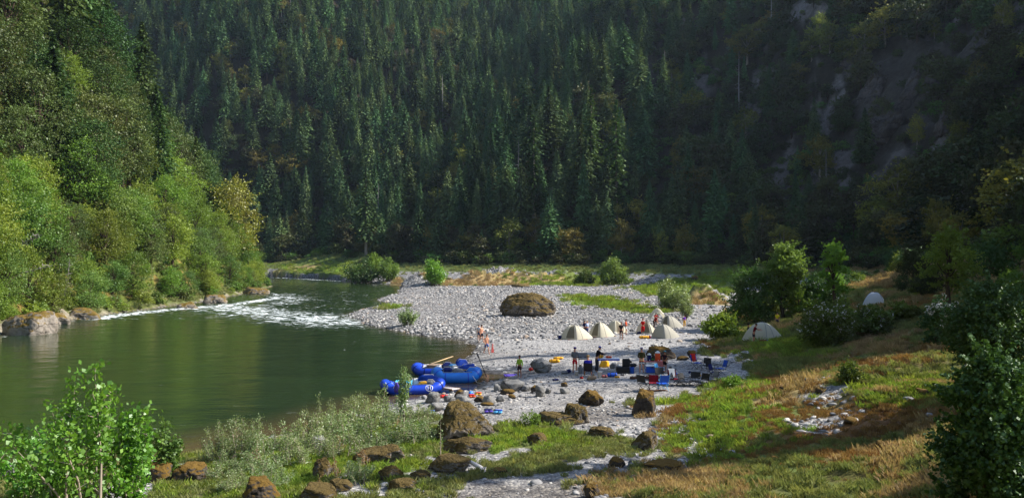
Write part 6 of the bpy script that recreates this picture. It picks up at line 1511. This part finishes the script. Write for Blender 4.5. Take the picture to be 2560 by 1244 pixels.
# logs and boards
def log(px, pyb, wpx, r, mat, label, yaw=0, nm='log', cat='log'):
    b = at(px, pyb); W = wpx * mpp(b); root = empty(nm, (b.x, b.y, b.z + r * .8), yaw, label, cat); m = MB(); rr = random.Random(px)
    m.tube([((-.5 + i / 7) * W, rr.uniform(-.04, .04), rr.uniform(-.02, .03)) for i in range(8)], [r * q for q in (.9, 1, 1.05, .95, 1, .85, .8, .6)], 9); m.build('shaft', C_[mat], root, True)
    m = MB(); m.tube([(W * .1, 0, r * .5), (W * .2, -.1, r * 2.2)], [r * .4, r * .15], 6); m.build('branch_stub', C_[mat], root)
log(1608, 947, 66, .1, 'brown', 'long dark weathered log lying behind the front-row chairs', .05)
log(1480, 949, 22, .14, 'wood', 'short pale log section on the shaded gravel', .1)
log(1640, 978, 60, .05, 'brown', 'thin brown branch on the gravel under the chairs', .05)
b = at(1188, 1178); root = empty('driftwood', (b.x, b.y, b.z + .1), -.3, 'bleached white driftwood stump with a flared end beside the mossy hump', 'driftwood')
m = MB(); m.tube([(-.38, .1, .28), (-.2, .05, .22), (0, 0, .14), (.18, -.03, .06), (.3, -.08, -.02), (.34, -.12, -.12)], [.03, .055, .07, .085, .12, .10], 12); m.build('stem', C_['drift'], root, True)
for q in range(5): a = q * 1.25; m = MB(); m.tube([(.26, -.06, .02), (.38 + .05 * math.cos(a), -.1 + .10 * math.sin(a), .0 + .11 * math.cos(a))], [.05, .018], 6); m.build('root_stub', C_['drift'], root, True)
log(1470, 1016, 34, .02, 'wood', 'thin pale stick leaning by the blocky brown boulder', 1.0, 'stick', 'stick')
log(1860, 948, 20, .05, 'drift', 'bleached branch in the golden grass above the chairs', -.5, 'stick', 'stick')
log(1575, 858, 16, .03, 'brown', 'thin stick near the tents', .2, 'stick', 'stick')
for i, (px, py, w, h, mat, lab) in enumerate([(1556, 938, 9, 6, 'greyc', 'small grey pouch on the gravel left of the blue bucket'), (1596, 938, 8, 6, 'white_p', 'small white sack at the feet of the person in olive'), (1690, 936, 9, 6, 'blue', 'small blue pouch right of the person in the teal cap'),
    (1724, 932, 10, 6, 'navy', 'small navy pouch beside the towel-draped blue chair'), (1676, 922, 9, 9, 'black', 'small black bag behind the person in the teal cap'), (1454, 946, 9, 5, 'red', 'small red pouch near the camp stove'), (1575, 906, 10, 8, 'black', 'small black sack behind the open black case'), (1748, 940, 8, 5, 'yellow', 'small yellow pouch between the low chairs')]):
    bag(px, py, w, h, mat, lab, yaw=.4 * i, seed=i)
# ------------------------------------------------------------------ rafts
def raft(name, cx, cy, yaw, L, W, r, col, label, cargo):
    root = empty(name, (cx, cy, .0), yaw, label, 'raft', 'inflatable rafts at the landing')
    def rim(t):   # closed rounded rectangle, ends kick up
        a = 2 * PI * t; c, s = math.cos(a), math.sin(a); n = 3.2
        R = 1 / (abs(c) ** n + abs(s) ** n) ** (1 / n); x = R * c * (L / 2 - r); y = R * s * (W / 2 - r)
        return Vector((x, y, r * .78 + .42 * max(0, abs(x) / (L / 2 - r) - .62) ** 1.5 * 2.6))
    n = 72; V = []; K = 14
    for i in range(n):
        p = rim(i / n); q = rim((i + 1) / n); o = rim((i - 1) / n); t = (q - o).normalized(); u = t.cross(Vector((0, 0, 1))).normalized(); w = t.cross(u)
        rr = r * (1 + .02 * math.sin(i * 2.1))
        for k in range(K): a = 2 * PI * k / K; V.append(tuple(p + (u * math.cos(a) + w * math.sin(a)) * rr))
    F = [(i * K + k, i * K + (k + 1) % K, ((i + 1) % n) * K + (k + 1) % K, ((i + 1) % n) * K + k) for i in range(n) for k in range(K)]
    m = MB(); m.add(V, F); m.build('tube', C_[col], root, True)
    for x in (-L * .24, L * .12): m = MB(); m.tube([(x, -W / 2 + r * 1.2, r), (x, W / 2 - r * 1.2, r)], r * .72, 12); m.build('thwart', C_[col], root, True)
    m = MB(); m.box((0, 0, .10), (L - 2.4 * r, W - 2.2 * r, .09), bev=.03); m.build('floor', C_['navy'], root)
    for sy in (-1, 1): m = MB(); m.tube([(-L * .28, sy * (W / 2 - r * .9), 2 * r * .9), (L * .30, sy * (W / 2 - r * .9), 2 * r * .9)], .028, 6); m.build('frame_rail', C_['steel'], root)
    for x in (-L * .26, -L * .05, L * .12, L * .28): m = MB(); m.tube([(x, -W / 2 + r * .8, 2 * r * .93), (x, W / 2 - r * .8, 2 * r * .93)], .024, 6); m.build('frame_bar', C_['steel'], root)
    for q in (.10, .17, .33, .40, .60, .67, .83, .90):
        p = rim(q); t = (rim(q + .01) - rim(q - .01)).normalized(); u = t.cross(Vector((0, 0, 1))).normalized(); w = t.cross(u); m = MB(); V = []
        for e in (-.03, .03): V += [tuple(p + t * e + (u * math.cos(2 * PI * k / 16) + w * math.sin(2 * PI * k / 16)) * (r * 1.03)) for k in range(16)]
        m.add(V, [(k, (k + 1) % 16, 16 + (k + 1) % 16, 16 + k) for k in range(16)]); m.build('tube_strap', C_['navy'] if col == 'raft' else C_['raft'], root, True)
    m = MB(); pts = [rim(t / 40) for t in range(41)]; m.tube([Vector((p.x * 1.045, p.y * 1.08, p.z + r * .78)) for p in pts], .012, 4, False); m.build('grab_line', C_['rope'], root)
    for sy in (-1, 1):
        m = MB(); m.tube([(-.05, sy * (W / 2 - r * .9), 2 * r * .9), (-.05, sy * (W / 2 - r * .85), 2 * r + .22)], .02, 6); m.build('oar_lock', C_['steel'], root)
    return root
def on_raft(rt, x, y, z): return rt.matrix_local @ Vector((x, y, z)) if False else Vector(rt.location) + Matrix.Rotation(rt.rotation_euler.z, 3, 'Z') @ Vector((x, y, z))
def oar(p0, p1, label, mat='oar'):
    root = empty('oar', p0, 0, label, 'oar', 'oars on the rafts'); d = Vector(p1) - Vector(p0); m = MB(); m.tube([(0, 0, 0), tuple(d * .8)], .028, 7); m.build('shaft', C_[mat], root, True)
    m = MB(); L_ = d.length; m.box((0, 0, 0), (L_ * .22, .15, .02), bev=.01); o = m.build('blade', C_[mat], root); o.location = d * .9; o.rotation_euler = d.to_track_quat('X', 'Z').to_euler()
    m = MB(); m.tube([(0, 0, 0), tuple(d * .05)], .034, 7); m.build('grip', C_['black'], root)
def fr(px, py, z=0): y = (HC - z) * FP / (py - 640); return Vector(((px - 1280) / FP * y, y, z))
# front raft
a = fr(960, 985); c_ = fr(1104, 972); RAF1 = raft('raft', -5.85, 47.4, .22, 3.85, 2.05, .30, 'raft', 'front blue raft with an upturned nose and cyan deck, nearest the willows', 0)
RAF2 = raft('raft', -4.75, 54.2, -.15, 4.1, 2.0, .30, 'raft', 'furthest blue raft with its nose pointing left over the water', 0)
RAF3 = raft('raft', -3.55, 51.6, .08, 3.3, 2.0, .36, 'raft2', 'brighter sky-blue raft nosed against the gravel', 0)
def cargo(rt, items):
    for (nm, x, y, z, w, d, h, mat, label, cat) in items:
        root = empty(nm, on_raft(rt, x, y, z), rt.rotation_euler.z + random.uniform(-.2, .2), label, cat)
        if nm == 'tarp':
            me = rock_mesh(nm, int(abs(x * 97 + y * 31) * 10) % 1000, 3, 8, .14, .5); me.transform(Matrix.Diagonal((w, d, h * 1.45, 1))); me.transform(Matrix.Translation((0, 0, h * .4))); me.polygons.foreach_set('use_smooth', [True] * len(me.polygons)); obj('cover', me, C_[mat], root)
            m = MB(); m.tube([(-w * .5, 0, h * .3), (-w * .2, 0, h * 1.1), (w * .2, 0, h * 1.1), (w * .5, 0, h * .3)], .02, 5); m.build('strap', C_['rope'], root)
        else:
            m = MB(); m.box((0, 0, h / 2), (w, d, h), bev=.04); m.build('body', C_[mat], root); m = MB(); m.box((0, 0, h + .02), (w * 1.03, d * 1.04, .05), bev=.02); m.build('lid', C_[mat], root)
            for s in (-1, 1): m = MB(); m.box((s * w * .3, -d / 2 - .01, h * .7), (.05, .02, .3 * h)); m.build('strap', C_['black'], root)
cargo(RAF1, [('tarp', .7, .75, .5, .9, .3, .2, 'raft2', 'bright blue sheet along the back edge of the front raft', 'sheet'), ('cargo_box', -.55, -.25, .40, .95, .85, .26, 'cyan', 'cyan-topped cargo box on the front raft', 'box'), ('tarp', .95, .25, .36, 1.3, 1.2, .55, 'tarp', 'blue tarpaulin bundle in the stern of the front raft', 'bundle'),
           ('tarp', .25, .45, .40, .7, .7, .3, 'white_p', 'white tarpaulin sheet on the front raft', 'sheet'), ('tarp', -.1, .75, .5, .34, .3, .3, 'wood', 'straw-coloured bundle on the back edge of the front raft', 'bundle'), ('tarp', .5, -.4, .45, .7, .35, .22, 'yellow', 'yellow stuff bag on the front raft', 'bag'), ('tarp', 1.0, -.4, .5, .6, .4, .25, 'greyc', 'grey gear bag in the stern of the front raft', 'bag'), ('tarp', -.95, -.95, .30, .5, .35, .42, 'purple', 'purple and white bag hanging on the near side of the front raft', 'bag')])
cargo(RAF2, [('tarp', .9, -.4, .55, .7, .5, .25, 'ltblue', 'light blue sheet on the furthest raft', 'sheet'), ('tarp', -.1, -.5, .5, .5, .4, .22, 'white_p', 'white sack at the near side of the furthest raft', 'sack'), ('cargo_box', -.5, 0, .42, .8, .9, .24, 'wood', 'tan box lid on the furthest raft', 'box'), ('tarp', .4, .1, .42, .9, 1.0, .4, 'navy', 'navy gear bundle on the furthest raft', 'bundle'), ('tarp', -1.1, .1, .40, .5, .8, .25, 'white_p', 'white gear bag near the nose of the furthest raft', 'bag'), ('tarp', 1.4, .2, .4, 1.1, 1.2, .6, 'tarp', 'blue tarpaulin at the stern of the furthest raft', 'bundle')])
cargo(RAF3, [('tarp', 1.0, -.3, .6, .8, .5, .3, 'raft2', 'bright blue sheet over the stern of the sky-blue raft', 'sheet'), ('tarp', -.1, .55, .6, .5, .4, .3, 'white_p', 'white sack on the sky-blue raft', 'sack'), ('cargo_box', .15, .1, .55, .5, .6, .2, 'greyc', 'grey cargo box on the sky-blue raft', 'box'), ('tarp', .7, .3, .45, 1.3, 1.2, .55, 'tarp', 'crumpled blue tarpaulin on the sky-blue raft', 'bundle'), ('tarp', -.6, .1, .45, .9, .9, .4, 'navy', 'navy bundle on the sky-blue raft', 'bundle'), ('tarp', 0.1, -.35, .55, .8, .4, .25, 'greyc', 'grey rolled bag on the sky-blue raft', 'bag')])
oar(on_raft(RAF2, -1.0, .6, .62), on_raft(RAF2, .2, 2.5, .95), 'pale wooden oar slanting out from the furthest raft to the right')
oar(on_raft(RAF2, -1.2, .2, .64), on_raft(RAF2, 1.9, .55, .72), 'pale oar lying along the furthest raft')
oar(on_raft(RAF3, -1.0, -.15, .72), on_raft(RAF3, 1.9, -.25, .76), 'white oar lying along the near side of the sky-blue raft')
oar(on_raft(RAF3, -1.0, .25, .9), on_raft(RAF3, 1.8, .2, .95), 'grey oar lying across the bundles of the sky-blue raft', 'steel')
oar(on_raft(RAF3, 1.9, -.3, .3), on_raft(RAF3, 1.3, .4, 1.75), 'dark oar standing upright at the stern of the sky-blue raft', 'black')
# emblem on the near tube of the front raft: white ring with a barred mark
root = RAF1; m = MB(); rr = .29
def onring(x, ang, rad=.302): return Vector((x, -(2.05 / 2 - rr) - rad * math.cos(ang), rr * .78 + rad * math.sin(ang)))
def ringpts(rad): return [onring(.85 + rad * math.cos(t), .55 + rad * math.sin(t) / .30 * 1.0) for t in np.linspace(0, 2 * PI, 28)]
m.tube(ringpts(.20), .022, 5, False, .35)
for dx in (-.07, .07): m.tube([onring(.85 + dx, .55 + q) for q in (-.4, -.2, 0, .2, .4)], .016, 4, True, .35)
m.tube([onring(.85 + dx, .55) for dx in (-.07, 0, .07)], .016, 4, True, .35); m.build('emblem', C_['white_p'], RAF1)
# white board between rafts and rocks
b = fr(1118, 978); root = empty('board', (-3.95, 47.6, .22), -.75, 'pale pinkish-white board leaning from the front raft to the rocks', 'board'); m = MB(); m.box((0, 0, 0), (1.9, .62, .06), bev=.02, ry=-.02); m.build('plank', simple('pale_board', rgb(206, 192, 184), .6, .05, 3, .1), root)
for s in (-1, 1): m = MB(); m.box((0, s * .32, .03), (1.9, .04, .07)); m.build('edge_rail', C_['wood'], root)
# mooring rope, stern line and tow cloth
m = MB(); p0 = on_raft(RAF3, 1.0, -.9, .45); m.tube([p0, p0 + Vector((.3, -.5, -.35)), Vector((-1.2, 49.2, .1)), Vector((-.6, 47.8, .45))], .014, 5); o = m.build('mooring_rope', C_['rope']); tag(o, 'thin pale mooring rope from the sky-blue raft to the rocks', 'rope')
heap('blue_net', 1178, 985, 14, 9, 'raft2', 'blue mesh bag on the rocks below the sky-blue raft', 'mesh bag', 65)
# small things carried
wp = at(1216, 885); root = empty('towel', (wp.x + .45, wp.y, wp.z), .4, 'red-brown towel held by the man striding in blue shorts', 'towel'); m = MB(); m.box((0, 0, .48), (.12, .05, .7), bev=.02, ry=.15); m.build('cloth', C_['pink'], root); m = MB(); m.box((.06, 0, .35), (.1, .05, .45), bev=.02, ry=-.1); m.build('fold', C_['red'], root)
# ------------------------------------------------------------------ light, sky, camera
SUN_EL = math.radians(40); SUN_AZ = math.radians(7)      # azimuth measured from +X towards +Y
sd = Vector((math.cos(SUN_EL) * math.cos(SUN_AZ), math.cos(SUN_EL) * math.sin(SUN_AZ), math.sin(SUN_EL)))
w = bpy.data.worlds.new('World'); scene.world = w; w.use_nodes = True
nt = w.node_tree; nt.nodes.clear()
sk = nt.nodes.new('ShaderNodeTexSky'); sk.sky_type = 'NISHITA'; sk.sun_disc = False; sk.sun_elevation = SUN_EL
sk.sun_rotation = math.radians(90) - SUN_AZ; sk.air_density = 1.0; sk.dust_density = 1.0; sk.ozone_density = 1.5; sk.altitude = 200
bg = nt.nodes.new('ShaderNodeBackground'); bg.inputs[1].default_value = .13
ow = nt.nodes.new('ShaderNodeOutputWorld'); nt.links.new(sk.outputs[0], bg.inputs[0]); nt.links.new(bg.outputs[0], ow.inputs[0])
L = bpy.data.lights.new('sun', 'SUN'); L.energy = 4.8; L.angle = math.radians(.5); L.color = (1, .95, .87)
lo = bpy.data.objects.new('sun', L); COL.objects.link(lo); lo.rotation_euler = sd.to_track_quat('Z', 'Y').to_euler(); lo.location = (60, 20, 80)
cam = bpy.data.cameras.new('camera'); cam.sensor_width = 36; cam.lens = FP / 2560 * 36; cam.shift_y = 18 / 2560; cam.clip_start = .1; cam.clip_end = 4000
co = bpy.data.objects.new('camera', cam); COL.objects.link(co); co.location = (0, 0, HC); co.rotation_euler = (PI / 2, 0, 0)
scene.camera = co
vs = scene.view_settings; vs.view_transform = 'Standard'; vs.look = 'None'; vs.gamma = 1; vs.use_curve_mapping = False; vs.exposure = 1.0
scene.cycles.max_bounces = 6; scene.cycles.diffuse_bounces = 2; scene.cycles.glossy_bounces = 3; scene.cycles.transmission_bounces = 3; scene.cycles.transparent_max_bounces = 4; scene.cycles.volume_bounces = 0
scene.cycles.use_denoising = True
# thin blue-grey valley air, one closed box of even density
m = MB(); m.box((0, 330, 205), (1900, 1500, 422)); hz = m.build('haze', None); tag(hz, 'thin bluish haze filling the valley', 'haze', None, 'stuff')
hm, hnt, hn, hl = newmat('valley_haze'); pv = N(hn, 'ShaderNodeVolumePrincipled'); pv.inputs['Color'].default_value = (.62, .78, 1.0, 1); pv.inputs['Density'].default_value = .00006; pv.inputs['Anisotropy'].default_value = .2
ho = N(hn, 'ShaderNodeOutputMaterial'); hl.new(pv.outputs[0], ho.inputs['Volume']); hz.data.materials.append(hm)
